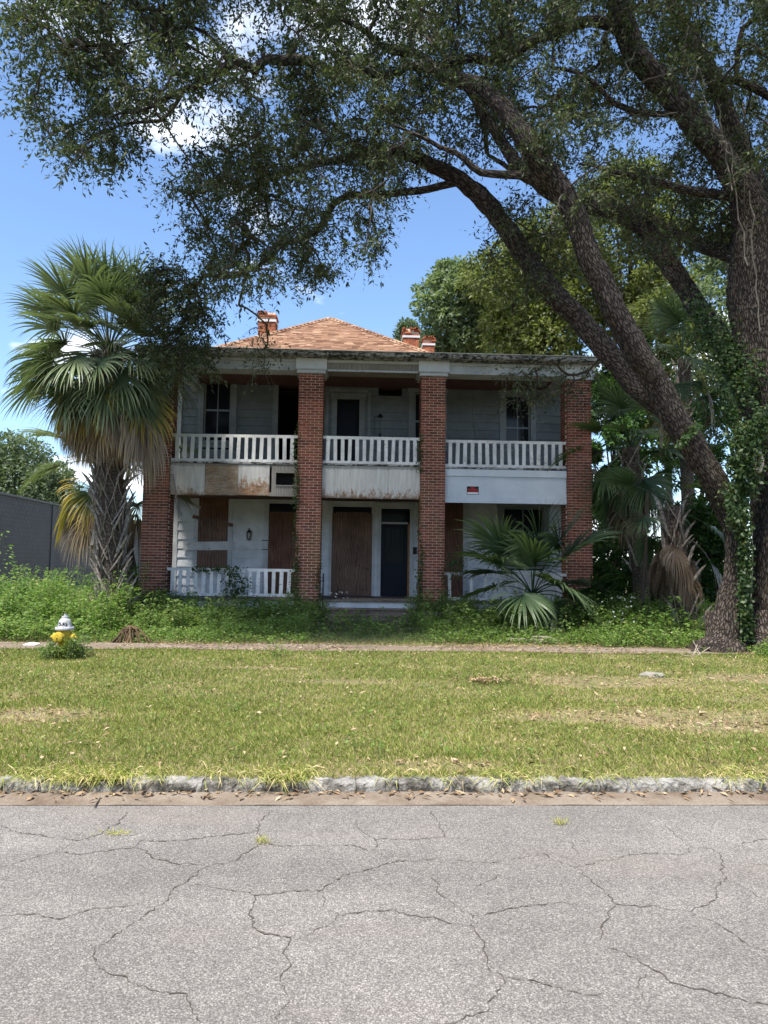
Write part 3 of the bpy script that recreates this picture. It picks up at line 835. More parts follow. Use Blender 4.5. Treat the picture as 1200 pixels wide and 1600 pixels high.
for q, (p0, p1, a0, a1) in enumerate((((RX0, RY0, RZ), (RX1, RY0, RZ), RA, RA), ((RX1, RY0, RZ), (RX1, RY1, RZ), RA, RB), ((RX0, RY1, RZ), (RX0, RY0, RZ), RB, RA))):
    shingle_face(p0, p1, a0, a1, 80 + q).build('shingles', M['shingle'], roof, kind='stuff')
for p, q in (((RX0, RY0, RZ), RA), ((RX1, RY0, RZ), RA)):
    rc = MB(); a, b = Vector(p), Vector(q); n = int((b - a).length / .16)
    for k in range(n): rc.bar(a.lerp(b, k / n) + Vector((0, 0, .03)), a.lerp(b, (k + 1.25) / n) + Vector((0, 0, .02)), .26, .014, (1, 0, 0) if p[0] > 0 else (1, 0, 0), var=random.random())
    rc.build('hip_caps', M['shingle'], roof, kind='stuff')


def chimney(x0, x1, y0, z0, z1, seed):
    r = random.Random(seed); dy = x1 - x0
    c = hb('chimney', 'mortar', (x0 + .006, x1 - .006, y0 + .006, y0 + dy - .006, z0, z1 + .02))
    mb = MB(); n = int((z1 - z0) / .075)
    for k in range(n):
        z = z0 + k * .075; out = 0.05 if k >= n - 2 else (0.025 if k == n - 3 else 0)
        nb = 3
        for j in range(nb + k % 2):
            a = x0 - out + (x1 - x0 + 2 * out) * max(0, (j - .5 * (k % 2)) / nb); b = x0 - out + (x1 - x0 + 2 * out) * min(1, (j + 1 - .5 * (k % 2)) / nb)
            if k >= n - 2 and r.random() < .25: continue
            mb.box(a + .004, b - .004, y0 - out, y0 + dy + out, z + .004, z + .069, r.random())
    mb.build('brick_courses', M['chimney_brick'], c, kind='stuff')
    hb('chimney_band', 'capital_paint', (x0 - .03, x1 + .03, y0 - .03, y0 + dy + .03, z1 - .32, z1 - .24), parent=c)
    pot = MB()
    for k in range(7):
        a = x0 + (x1 - x0) * r.random(); pot.bar((a, y0 - .04, z1 - .01), (a + r.uniform(-.05, .05), y0 - .04, z1 + r.uniform(.02, .06)), .09, .09, (0, 1, 0), var=r.random())
    pot.build('broken_bricks', M['chimney_brick'], c)


chimney(-3.6, -2.98, 25.0, 8.0, 10.62, 1); chimney(1.68, 2.28, 26.0, 8.0, 10.5, 2); chimney(2.62, 3.08, 28.0, 8.0, 10.86, 3)

# ---- body: side and back walls, floors, ceilings, dark rooms behind
hb('side_wall', 'siding_paint', (XL, XL + .15, YW + .06, 31, 0.6, 6.7)); hb('side_wall', 'siding_paint', (XR - .15, XR, YW + .06, 31, 0.6, 6.7))
hb('back_wall', 'siding_paint', (XL + .15, XR - .15, 30.85, 31, 0.6, 6.7))
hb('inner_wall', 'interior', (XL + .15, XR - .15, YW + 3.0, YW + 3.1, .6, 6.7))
hb('porch_floor', 'porch_floor', (XL, XR, 17.5, YW + 3.0, .70, ZF - .03))
bd = MB()                                   # floorboards run out from the wall
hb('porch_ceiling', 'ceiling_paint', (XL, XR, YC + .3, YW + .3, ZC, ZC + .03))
hb('balcony_floor', 'grey_wood', (XL, XR, 17.45, YW + 3.0, ZU - .1, ZU))
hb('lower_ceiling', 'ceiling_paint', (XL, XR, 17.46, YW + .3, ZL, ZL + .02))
hb('upper_room_ceiling', 'interior', (XL + .15, XR - .15, YW + .3, YW + 3.0, 6.55, 6.6)); hb('lower_room_ceiling', 'interior', (XL + .15, XR - .15, YW + .3, YW + 3.0, 3.5, 3.55))
pf = bpy.data.objects['porch_floor']
x = XL; rb = random.Random(9)
while x < XR - .05:
    x1 = min(XR, x + .135)
    y0 = 17.20 + rb.uniform(-.01, .012)
    if any(a - .02 < x1 and x < b + .02 for a, b in COLS): y0 = YC + CW + .004
    hb('floorboard', 'porch_floor', (x, x1 - .006, y0, YW, ZF - .028, ZF + rb.uniform(-.003, .003)), parent=pf); x = x1


def pxr(x0, x1, y0, y1, Y=YW):
    """pixel rectangle on the plane Y -> x0, x1, z0, z1"""
    a, b = at(x0, (y0 + y1) / 2, Y), at(x1, (y0 + y1) / 2, Y); c, d = at((x0 + x1) / 2, y1, Y), at((x0 + x1) / 2, y0, Y)
    return a[0], b[0], c[2], d[2]


LOW = {'w1': pxr(310, 356, 772, 893), 'd1': pxr(419, 469, 787, 930), 'd2': pxr(519, 580, 792, 930), 'd3': pxr(595, 640, 795, 929), 'd4': pxr(690, 723, 785, 930), 'w2': pxr(786, 850, 793, 880)}
UPP = {'w1': pxr(318, 361, 594, 691), 'd1': pxr(434, 479, 600, 722), 'd2': pxr(526, 561, 624, 722), 'w2': pxr(647, 690, 613, 695), 'w3': pxr(789, 829, 617, 697), 'hole': pxr(592, 628, 598, 615), 'hole2': pxr(606, 624, 606, 619)}
for D in (LOW, UPP):
    for k in D:
        a, b, c, d = D[k]
        if k.startswith('d'): D[k] = (a, b, ZF if D is LOW else ZU, d)


def siding(name, z0, z1, holes, ph, seed, m='siding_paint'):
    r = random.Random(seed)
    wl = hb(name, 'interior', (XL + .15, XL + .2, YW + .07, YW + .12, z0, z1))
    # sheathing behind the boards, cut round the openings in strips
    zs = sorted({z0, z1, *[h[2] for h in holes if z0 < h[2] < z1], *[h[3] for h in holes if z0 < h[3] < z1]})
    sh = MB()
    def gaps(za, zb):
        iv = [(XL + .15, XR - .15)]
        for h in holes:
            if h[2] < zb - .02 and h[3] > za + .02:
                nv = []
                for a, b in iv:
                    if h[1] <= a or h[0] >= b: nv.append((a, b)); continue
                    if h[0] > a: nv.append((a, h[0]))
                    if h[1] < b: nv.append((h[1], b))
                iv = nv
        return iv
    for za, zb in zip(zs, zs[1:]):
        for a, b in gaps(za, zb): sh.box(a, b, YW + .03, YW + .06, za, zb)
    sh.build('sheathing', M['interior'], wl)
    z = z0
    while z < z1 - .01:
        zt = min(z1, z + ph)
        for a, b in gaps(z, zt):
            while b - a > .05:
                e = b if b - a < 4.2 else a + r.uniform(2.2, 3.6)
                th = .036 + r.uniform(-.004, .006); dz = r.uniform(-.003, .003)
                MB().add([(a, YW + .03, z + dz), (e - .004, YW + .03, z + dz), (e - .004, YW + .03, zt + .015), (a, YW + .03, zt + .015),
                          (a, YW + .006 - (th - .022), z + dz), (e - .004, YW + .006 - (th - .022), z + dz), (e - .004, YW + .024, zt + .015), (a, YW + .024, zt + .015)],
                         [(4, 5, 6, 7), (0, 1, 5, 4), (1, 2, 6, 5), (3, 0, 4, 7), (2, 3, 7, 6)]).build('plank', M[m], wl)
                a = e
        z = zt
    return wl


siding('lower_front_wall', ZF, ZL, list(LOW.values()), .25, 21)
siding('upper_front_wall', ZU, ZC, list(UPP.values()), .232, 22, 'siding_shaded')


def casing(h, parent, wd=.13, head=.15, sill=False, m='trim_paint', floor=None):
    a, b, c, d = h; y0, y1 = YW - .025, YW + .03
    mb = MB().box(a - wd, a, y0, y1, c, d).box(b, b + wd, y0, y1, c, d).box(a - wd - .03, b + wd + .03, y0 - .015, y1, d, d + head).box(a - wd - .05, b + wd + .05, y0 - .04, y1, d + head, d + head + .035)
    if sill: mb.box(a - wd - .04, b + wd + .04, y0 - .05, y1, c - .05, c).box(a - wd, b + wd, y0, y1, c - .15, c - .05)
    return mb.build('casing', M[m], parent)


def sash_window(h, name='window', mull=True, rail=0.5, m='trim_old'):
    a, b, c, d = h
    y = YW + .05
    mid = c + (d - c) * rail; xm = (a + b) / 2
    fr = MB()
    for x0, x1 in ((a, a + .05), (b - .05, b)): fr.box(x0, x1, y, y + .05, c, d)
    for z0, z1 in ((c, c + .07), (d - .05, d)): fr.box(a + .05, b - .05, y, y + .05, z0, z1)
    wn = fr.build(name, M[m], house)
    hb('meeting_rail', m, (a + .05, b - .05, y + .004, y + .046, mid - .025, mid + .025), parent=wn)
    for z0, z1 in ((c + .07, mid - .025), (mid + .025, d - .05)):
        hb('glazing_bar', m, (xm - .013, xm + .013, y + .008, y + .04, z0, z1), parent=wn)
        hb('pane', 'glass', (a + .05, xm - .013, y + .02, y + .026, z0, z1), parent=wn); hb('pane', 'glass', (xm + .013, b - .05, y + .02, y + .026, z0, z1), parent=wn)
    casing(h, wn, .15, .12, True, m)
    return wn


sash_window(UPP['w1'], rail=.52); sash_window(UPP['w2'], rail=.45); sash_window(UPP['w3'], rail=.36); sash_window(LOW['w2'])
# open doorways upstairs with dark rooms behind, one door standing ajar inside
for k in ('d1', 'd2'):
    a, b, c, d = UPP[k]
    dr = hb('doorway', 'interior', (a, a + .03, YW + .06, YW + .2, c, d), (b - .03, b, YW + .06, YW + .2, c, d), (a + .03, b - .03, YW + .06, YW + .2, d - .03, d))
    casing((a, b, c, d), dr, .15, .13, m='trim_old')
    if k == 'd2':
        hb('door_leaf', 'door_blue', (a + .03, b - .03, YW + .22, YW + .26, c, d - .03), parent=dr)
        hb('outer_casing', 'trim_old', (a - .32, a - .24, YW - .012, YW + .03, c, d + .2), (b + .24, b + .32, YW - .012, YW + .03, c, d + .2), (a - .24, b + .24, YW - .012, YW + .03, d + .21, d + .29), parent=dr)
# boarded and glazed doors downstairs
def plywood(name, r, y, m, parent=house, th=.014):
    return hb(name, m, (r[0], r[1], y, y + th, r[2], r[3]), parent=parent)


def transom(h, zsplit, parent):
    a, b, c, d = h
    hb('transom_bar', 'trim_paint', (a, b, YW + .02, YW + .06, zsplit, zsplit + .05), parent=parent)
    hb('transom_pane', 'glass', (a, b, YW + .075, YW + .08, zsplit + .05, d), parent=parent)


for k, top, m in (('d1', 800, 'plywood_red'), ('d2', 802, 'plywood'), ('d4', 786, 'plywood_red')):
    h = LOW[k]; x0, x1 = {'d1': (419, 474), 'd2': (518, 581), 'd4': (690, 723)}[k]
    zt = at((x0 + x1) / 2, top, YW)[2]; xa, xb = at(x0, 870, YW)[0], at(x1, 870, YW)[0]
    dr = hb('doorway', 'interior', (h[0], h[0] + .02, YW + .06, YW + .15, h[2], h[3]), (h[1] - .02, h[1], YW + .06, YW + .15, h[2], h[3]))
    casing(h, dr, .14 if k != 'd2' else .1, .12); 
    if k != 'd4': transom((h[0] + .02, h[1] - .02, h[2], h[3]), zt - .06, dr)
    pl = plywood('plywood_sheet', (xa, xb, ZF + .01, zt), YW - .045, m, dr)
    if k == 'd2':
        xc, xd = at(524, 870, YW)[0], at(575, 870, YW)[0]
        plywood('plywood_top', (xc, xd, zt + .002, zt + .03), YW - .045, m, dr)
    rr = random.Random(len(k) + ord(k[1])); hol = MB()
    for _ in range(5): hx, hz = rr.uniform(xa + .1, xb - .1), rr.uniform(1.0, 2.3); hol.lathe((hx, YW - .0455, hz), [(.016, 0), (.016, .003)], 8, (0, -1, 0))
    hol.build('knot_hole', M['interior'], dr)
h = LOW['d3']; a, b, c, d = h; zt = at(617, 817, YW)[2]
dr = hb('doorway', 'interior', (a, a + .02, YW + .06, YW + .15, c, d)); casing((a, b, c, d), dr, .11, .12); transom((a + .02, b - .05, c, d), zt - .03, dr)
hb('door_jamb', 'door_jamb', (b - .055, b - .005, YW - .02, YW + .12, c, zt - .03), parent=dr)
dl = hb('door_leaf', 'door_blue', (a + .02, b - .056, YW + .09, YW + .13, c, zt - .03), parent=dr)
hb('door_glass', 'glass', (a + .10, b - .13, YW + .084, YW + .0895, c + .95, zt - .15), parent=dr)
for q in range(4):
    xx = a + .12 + q * (b - a - .27) / 4; hb('door_panel', 'door_blue', (xx, xx + .05, YW + .076, YW + .0835, c + 1.25, zt - .2), parent=dr)
hb('door_panel', 'door_blue', (a + .1, b - .13, YW + .08, YW + .0895, c + .12, c + .42), parent=dr); hb('door_panel', 'door_blue', (a + .1, b - .13, YW + .08, YW + .0895, c + .5, c + .86), parent=dr)
# boarded window on the left, with the white plank and the broken lath across it
a, b, c, d = LOW['w1']
bw = hb('boarded_window', 'interior', (a, b, YW + .08, YW + .1, c, d)); casing((a, b, c, d), bw, .13, .1, True)
zm, zn = at(330, 846, YW)[2], at(330, 812, YW)[2]
plywood('plywood_sheet', (a - .01, b + .01, c, zm - .05), YW - .042, 'plywood', bw); plywood('plywood_sheet', (a - .005, b - .01, zm - .045, zn), YW - .044, 'plywood', bw)
plywood('plywood_sheet', (a + .01, b + .005, zn + .004, d), YW - .040, 'plywood_red', bw)
MB().bar(tuple(at(286, 853.5, YW - .06)), tuple(at(365, 852.5, YW - .06)), .235, .022, (0, 0, 1)).build('white_plank', M['rail_paint'], bw)
MB().bar(tuple(at(301, 807, YW - .07)), tuple(at(364, 821, YW - .07)), .1, .02, (0, 0, 1)).build('wooden_lath', M['plywood'], bw)
# corner boards, wall lantern, meter plate, mail boxes, doorbell, upstairs lamp and wires
x = at(275, 850, YW)[0]
hb('corner_board', 'trim_paint', (XL, XL + .15, YW - .02, YW + .058, ZF, ZL)); hb('corner_board', 'trim_paint', (XR - .15, XR, YW - .02, YW + .058, ZF, ZL))
hb('corner_board', 'trim_paint', (XL, XL + .15, YW - .035, YW + .058, ZU, ZC)); hb('corner_board', 'trim_paint', (XR - .15, XR, YW - .02, YW + .058, ZU, ZC))
p = at(390, 836, YW)
ln = MB().lathe((p[0], YW - .10, p[2] + .06), [(.075, 0), (.06, .035), (.03, .07), (.012, .1), (.02, .115), (.004, .135)], 8).lathe((p[0], YW - .10, p[2] - .14), [(.02, 0), (.055, .02), (.05, .03)], 8).build('wall_lantern', M['black_metal'], house)
MB().lathe((p[0], YW - .10, p[2] - .11), [(.042, 0), (.062, .17)], 8).build('lamp_glass', M['lamp_glass'], ln)
cg = MB()
for k in range(6):
    an = k * math.pi / 3; cg.bar((p[0] + math.cos(an) * .047, YW - .1 + math.sin(an) * .047, p[2] - .115), (p[0] + math.cos(an) * .07, YW - .1 + math.sin(an) * .07, p[2] + .065), .012, .012)
cg.build('lantern_cage', M['black_metal'], ln)
MB().box(p[0] - .045, p[0] + .045, YW - .012, YW + .004, p[2] - .06, p[2] + .11).tube([(p[0], YW - .01, p[2] + .1), (p[0], YW - .06, p[2] + .15), (p[0], YW - .1, p[2] + .13)], [.012] * 3, 6).build('bracket', M['black_metal'], ln)
r = pxr(410, 418, 845, 858); hb('meter_plate', 'trim_paint', (r[0], r[1], YW - .04, YW + .005, r[2], r[3])); hb('plate_bracket', 'black_metal', (r[0] - .01, r[1] + .02, YW - .05, YW, r[3], r[3] + .02), (r[0] - .01, r[1] + .02, YW - .05, YW, r[2] - .02, r[2]))
r = pxr(645, 651, 855, 866); hb('mail_box', 'black_metal', (r[0], r[1], YW - .07, YW, r[2], r[3])); hb('mail_box', 'trim_paint', (r[0], r[1], YW - .06, YW, r[2] - .16, r[2] - .03))
p = at(586, 834, YW); MB().lathe((p[0], YW + .01, p[2]), [(.05, 0), (.05, .03), (.03, .045)], 14, (0, -1, 0)).build('doorbell', M['trim_paint'], house)
p = at(594, 650, YW); ul = MB().lathe((p[0], YW - .1, p[2] - .05), [(.09, 0), (.06, .05), (.02, .08)], 10).tube([(p[0], YW, p[2]), (p[0], YW - .1, p[2] + .04)], [.012, .012], 6).build('wall_lamp', M['black_metal'], house)
w1 = MB(); p2 = at(594, 680, YW); w1.tube([(p[0], YW - .005, p[2]), (p[0], YW - .005, p2[2])], [.008, .008], 5); p3 = at(585, 651, YW); w1.tube([(p3[0], YW - .005, p3[2]), (p3[0], YW - .005, p2[2] - .1)], [.007, .007], 5).tube([(p[0], YW - .005, p[2] - .02), (p3[0], YW - .005, p3[2])], [.007, .007], 5)
w1.box(p[0] - .04, p[0] + .04, YW - .03, YW + .004, p2[2] - .05, p2[2] + .05).build('conduit', M['black_metal'], ul)
cb = [at(739, 612, YW), at(738.5, 640, YW), at(740, 665, YW), at(744, 686, YW)]; MB().tube([(q[0], YW - .004, q[2]) for q in cb], [.012] * 4, 5).build('cable', M['grey_wood'], house)
# fallen ceiling boards at the left end of the lower porch
fb = MB().bar(tuple(at(276, 773, 18.2)), tuple(at(313, 794, 18.2)), .07, .025).bar(tuple(at(285, 772, 18.5)), tuple(at(297, 784, 18.5)), .1, .02).build('broken_board', M['grey_wood'], house)
MB().bar(tuple(at(273, 775, 17.6)), tuple(at(283, 806, 17.6)), .055, .02).build('broken_board', M['grey_wood'], house)
MB().bar(tuple(at(270, 740, 17.38)), tuple(at(277, 790, 17.36)), .03, .02).build('broken_board', M['grey_wood'], house)

# ---- balcony spandrels
def panel(x0, x1, z0, z1, m, y=17.42, parent=house, name='panel'):
    return hb(name, m, (x0, x1, y, y + .018, z0, z1), parent=parent)


YS = 17.42
b1, b2, b3 = BAYS
xs = [b1[0], at(320, 750, YS)[0], at(372, 750, YS)[0], at(421, 750, YS)[0], b1[1]]
sp1 = hb('spandrel', 'grey_wood', (b1[0], xs[3], YS + .03, YS + .1, 3.3, 4.05))
for i, m in enumerate(('panel_white', 'panel_bare', 'panel_rot')):
    panel(xs[i] + .004, xs[i + 1] - .004, 3.28 + .01 * i, 4.06 - .012 * (i == 1), m, YS + .004 * (i == 1), sp1)
r = pxr(431, 460, 739, 758, YS)
fr = MB().box(xs[3] + .05, r[0], YS, YS + .05, 3.3, 4.04).box(r[1], xs[4] - .002, YS, YS + .05, 3.3, 4.04).box(r[0], r[1], YS, YS + .05, r[3], 4.04).box(r[0], r[1], YS, YS + .05, 3.3, r[2] - .03).box(r[0], r[1], YS - .02, YS + .06, r[2] - .03, r[2])
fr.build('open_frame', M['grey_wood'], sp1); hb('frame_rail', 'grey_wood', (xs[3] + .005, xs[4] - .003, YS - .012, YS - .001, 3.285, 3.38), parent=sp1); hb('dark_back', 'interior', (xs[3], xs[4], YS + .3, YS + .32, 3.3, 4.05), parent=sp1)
sp2 = hb('spandrel', 'grey_wood', (b2[0], b2[1], YS + .03, YS + .1, 3.3, 4.05))
xm = at(607, 750, YS)[0]; xk = at(524, 750, YS)[0]
panel(b2[0] + .004, xk, 3.27, 4.07, 'panel_white', YS, sp2); panel(xk + .003, xm, 3.265, 4.07, 'panel_white', YS + .003, sp2); panel(xm + .003, b2[1] - .004, 3.27, 4.07, 'panel_white', YS + .001, sp2)
sp3 = hb('spandrel', 'grey_wood', (b3[0], b3[1], YS + .03, YS + .1, 3.25, 4.05))
panel(b3[0] + .003, b3[1] - .003, 3.33, 3.86, 'panel_blue', YS, sp3)
hb('upper_moulding', 'panel_blue', (b3[0] + .003, b3[1] - .003, YS - .03, YS + .02, 3.865, 4.04), parent=sp3); hb('lower_moulding', 'panel_blue', (b3[0] + .003, b3[1] - .003, YS - .025, YS + .02, 3.2, 3.325), parent=sp3)


# ---- railings, each baluster a board of its own
def railing(a, b, zb, zt, n=None, xsl=None, wd=.088, seed=0, y=17.45):
    r = random.Random(seed); s = [r.uniform(-.012, .012) for _ in range(2)]
    rl = MB().bar((a + .004, y + .02, zt - .035 + s[0]), (b - .004, y + .02, zt - .035 + s[1]), .07, .09, (0, 0, 1)).bar((a + .004, y + .02, zb + .035 + s[0] * .5), (b - .004, y + .02, zb + .035 + s[1] * .5), .07, .07, (0, 0, 1)).build('railing', M['rail_paint'], house)
    pts = xsl if xsl is not None else [a + (b - a) * (k + .75) / (n + .5) for k in range(n)]
    for x in pts:
        dx = r.uniform(-.012, .012)
        MB().bar((x + dx, y - .014 + r.uniform(-.004, .004), zb + .01), (x - dx * .6, y - .014, zt - .02), wd * r.uniform(.92, 1.06), .022, (1, 0, 0)).build('baluster', M['rail_paint'], rl)
    return rl


railing(*b1, 4.12, 4.80, 16, seed=1); railing(*b2, 4.12, 4.80, 13, seed=2); railing(*b3, 4.10, 4.78, 16, seed=3)
hb('balcony_edge', 'eave_board', (b1[0], b1[1], 17.40, 17.49, 4.075, 4.112)); hb('balcony_edge', 'eave_board', (b2[0], b2[1], 17.39, 17.49, 4.08, 4.112)); hb('balcony_edge', 'eave_board', (b3[0], b3[1], 17.38, 17.49, 4.05, 4.092))
railing(*b1, .84, 1.52, 16, seed=4)
railing(*b3, .80, 1.48, None, [at(x, 920, 17.45)[0] for x in (702, 736, 759, 771, 783, 794, 806, 817, 829, 840, 850, 857, 864, 871, 876)], seed=5, wd=.075)
for i, (a, b) in enumerate(BAYS):
    y0 = 17.27
    fsn = hb('skirt_board', 'fascia_paint', (a + .005, b - .005, y0, y0 + .03, .56 if i != 1 else .60, .745))
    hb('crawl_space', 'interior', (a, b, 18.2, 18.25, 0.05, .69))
    if i != 1:
        k = 3
        for q in range(1, k): hb('brick_pier', 'brick', (a + (b - a) * q / k - .15, a + (b - a) * q / k + .15, 17.5, 17.8, 0, .69))

# ---- steps up to the porch between low brick cheek walls
st = thing('steps', (0.4, 16.4, .13), 'dirty brown porch steps overgrown with weeds below the two middle doors', 'steps')
for k in range(4):
    z1 = .60 - k * .125; y1 = 17.24 - k * .3
    rr = random.Random(k); mb = MB(); x = b2[0] + .02
    MB().box(b2[0] + .02, b2[1] - .02, y1 - .3, y1 + .05 * (k == 0), -.02, z1 - .035).build('riser', M['step'], st)
    while x < b2[1] - .05:
        x1 = min(b2[1] - .02, x + rr.uniform(.55, .95))
        MB().box(x + .004, x1 - .004, y1 - .335 + rr.uniform(-.015, .015), y1 + .0, z1 - .034, z1 + rr.uniform(-.006, .006)).build('tread', M['step'], st); x = x1
for a, b in ((COLS[1][0] + .05, COLS[1][1]), (COLS[2][0], COLS[2][1] - .05)):
    ck = hb('cheek_wall', 'mortar', (a + .01, b - .01, 16.35, 17.28, 0, .52), parent=st); mb = MB(); rr = random.Random(int(a * 10))
    for k in range(7):
        for q in range(3): mb.box(a + (b - a) * q / 3 + .005, a + (b - a) * (q + 1) / 3 - .005, 16.342, 16.44, .045 + k * .0677, .045 + k * .0677 + .058, rr.random())
    mb.build('brick_courses', M['brick'], ck, kind='stuff'); hb('cheek_cap', 'step', (a - .03, b + .03, 16.3, 17.285, .521, .575), parent=st)
hr = MB(); p = at(505, 893, 17.0); hr.tube([(p[0], 17.1, .6), (p[0], 17.1, 1.42)], [.018] * 2, 8).tube([(p[0] - .07, 17.1, 1.24), (p[0] + .03, 17.1, 1.24)], [.014] * 2, 6)
hr.build('handrail_post', M['black_metal'], st)

# ---- no trespassing sign
r = pxr(729.5, 748, 760, 773, YS - .006)
sg = thing('warning_sign', ((r[0] + r[1]) / 2, YS - .006, r[2]), 'small black, red and white no trespassing sign on the white balcony board', 'sign')
hb('plate', 'sign_black', (r[0], r[1], YS - .006, YS - .001, r[2], r[3]), parent=sg)
W_, H_ = r[1] - r[0], r[3] - r[2]
hb('white_field', 'sign_white', (r[0] + .012, r[1] - .012, YS - .0085, YS - .0065, r[2] + .012, r[2] + H_ * .29), parent=sg)
hb('red_band', 'sign_red', (r[0] + .010, r[1] - .010, YS - .0085, YS - .0065, r[2] + H_ * .31, r[2] + H_ * .36), parent=sg)
DEPS = None


def text_mesh(body, size, width=None):
    cu = bpy.data.curves.new('lettering', 'FONT'); cu.body = body; cu.size = size; cu.align_x = 'CENTER'; cu.align_y = 'CENTER'; cu.extrude = .0012; cu.offset = size * .02
    o = bpy.data.objects.new('lettering', cu); COL.objects.link(o); dg = bpy.context.evaluated_depsgraph_get()
    me = bpy.data.meshes.new_from_object(o.evaluated_get(dg)); bpy.data.objects.remove(o)
    if width:
        xs_ = [v.co.x for v in me.vertices]; k = width / (max(xs_) - min(xs_)); me.transform(Matrix.Diagonal((k, 1, 1, 1)))
    return me


RX90 = Matrix.Rotation(math.radians(90), 4, 'X')
for body, size, wd, zf in (('NO', .10, .085, .82), ('TRESPASSING', .095, W_ * .86, .53)):
    me = text_mesh(body, size, wd); me.transform(RX90); me.transform(Matrix.Translation(((r[0] + r[1]) / 2, YS - .0085, r[2] + H_ * zf)))
    put('lettering', me, M['sign_red'], sg)

# ------------------------------------------------------------------ palms
PR = random.Random(17)


def frond(az, el, lp, lb, droop, n=44, spread=110, collapse=1.0, tipdroop=1.0, wd=.034, seed=0):
    """one fan leaf with its stalk, base at the origin"""
    r = random.Random(seed)
    d = Vector((math.cos(az) * math.cos(el), math.sin(az) * math.cos(el), math.sin(el))); p = Vector((0, 0, 0)); pts = [p.copy()]
    for k in range(7):
        d = (d + Vector((0, 0, -1)) * droop * .09).normalized(); p = p + d * lp / 7; pts.append(p.copy())
    mb = MB(); mb.tube(pts, [.026 - .0018 * k for k in range(8)], 5, caps=False, flat=.6)
    mb.uv = [[(0.0, 0.0)] * len(u) for u in mb.uv]
    s = d.cross(Vector((0, 0, 1))); s = s.normalized() if s.length > .05 else Vector((-math.sin(az), math.cos(az), 0)); s = (Matrix.Rotation(r.uniform(-.5, .5), 3, d) @ s); nrm = s.cross(d)
    for i in range(n):
        a = math.radians(spread) * (2 * (i + .5) / n - 1) * collapse; a += r.uniform(-.02, .02)
        L = lb * (.68 + .32 * math.cos(a * .8 / max(collapse, .4))) * r.uniform(.9, 1.05)
        q = p + d * (lb * .14 * (1 - abs(a) / 2.2))
        e = (d * math.cos(a) + s * math.sin(a) + nrm * (.28 * abs(math.sin(a)) - .06)).normalized()
        segs = 6; w0 = wd * lb; prev = None; vs = []
        tw = r.uniform(-.3, .3)
        for k in range(segs + 1):
            t = k / segs
            wv = w0 * (.45 + 1.1 * t if t < .45 else .95 * (1 - (t - .45) / .55) + .02) * .62
            sd = e.cross(nrm).normalized() if e.cross(nrm).length > .05 else s
            sd = (Matrix.Rotation(tw * t + .5, 3, e) @ sd)
            vs += [q - sd * wv, q + sd * wv]
            g = (droop * .10 + .12) * tipdroop * (.15 + 1.9 * t * t)
            e = (e + Vector((0, 0, -1)) * g + Vector((r.uniform(-.05, .05), r.uniform(-.05, .05), r.uniform(-.05, .05)))).normalized()
            q = q + e * L / segs
        fs = [(2 * k, 2 * k + 1, 2 * k + 3, 2 * k + 2) for k in range(segs)]
        uv = [[(k / segs, 0), (k / segs, 1), ((k + 1) / segs, 1), ((k + 1) / segs, 0)] for k in range(segs)]
        mb.add(vs, fs, uv, var=r.uniform(0, .35))
    return mb


def boot_mesh():
    """split, curved leaf base as it stays on a cabbage palm trunk"""
    mb = MB()
    for sx in (-1, 1):
        mb.tube([(sx * .15, -.02, -.3), (sx * .10, .03, -.14), (sx * .05, .07, 0), (sx * .014, .115, .13), (sx * .003, .19, .26), (0, .27, .36)], [.026, .03, .032, .03, .024, .006], 6, flat=.4)
    return mb.mesh('boot')


BOOT = boot_mesh(); BOOT.materials.append(M['palm_boot'])


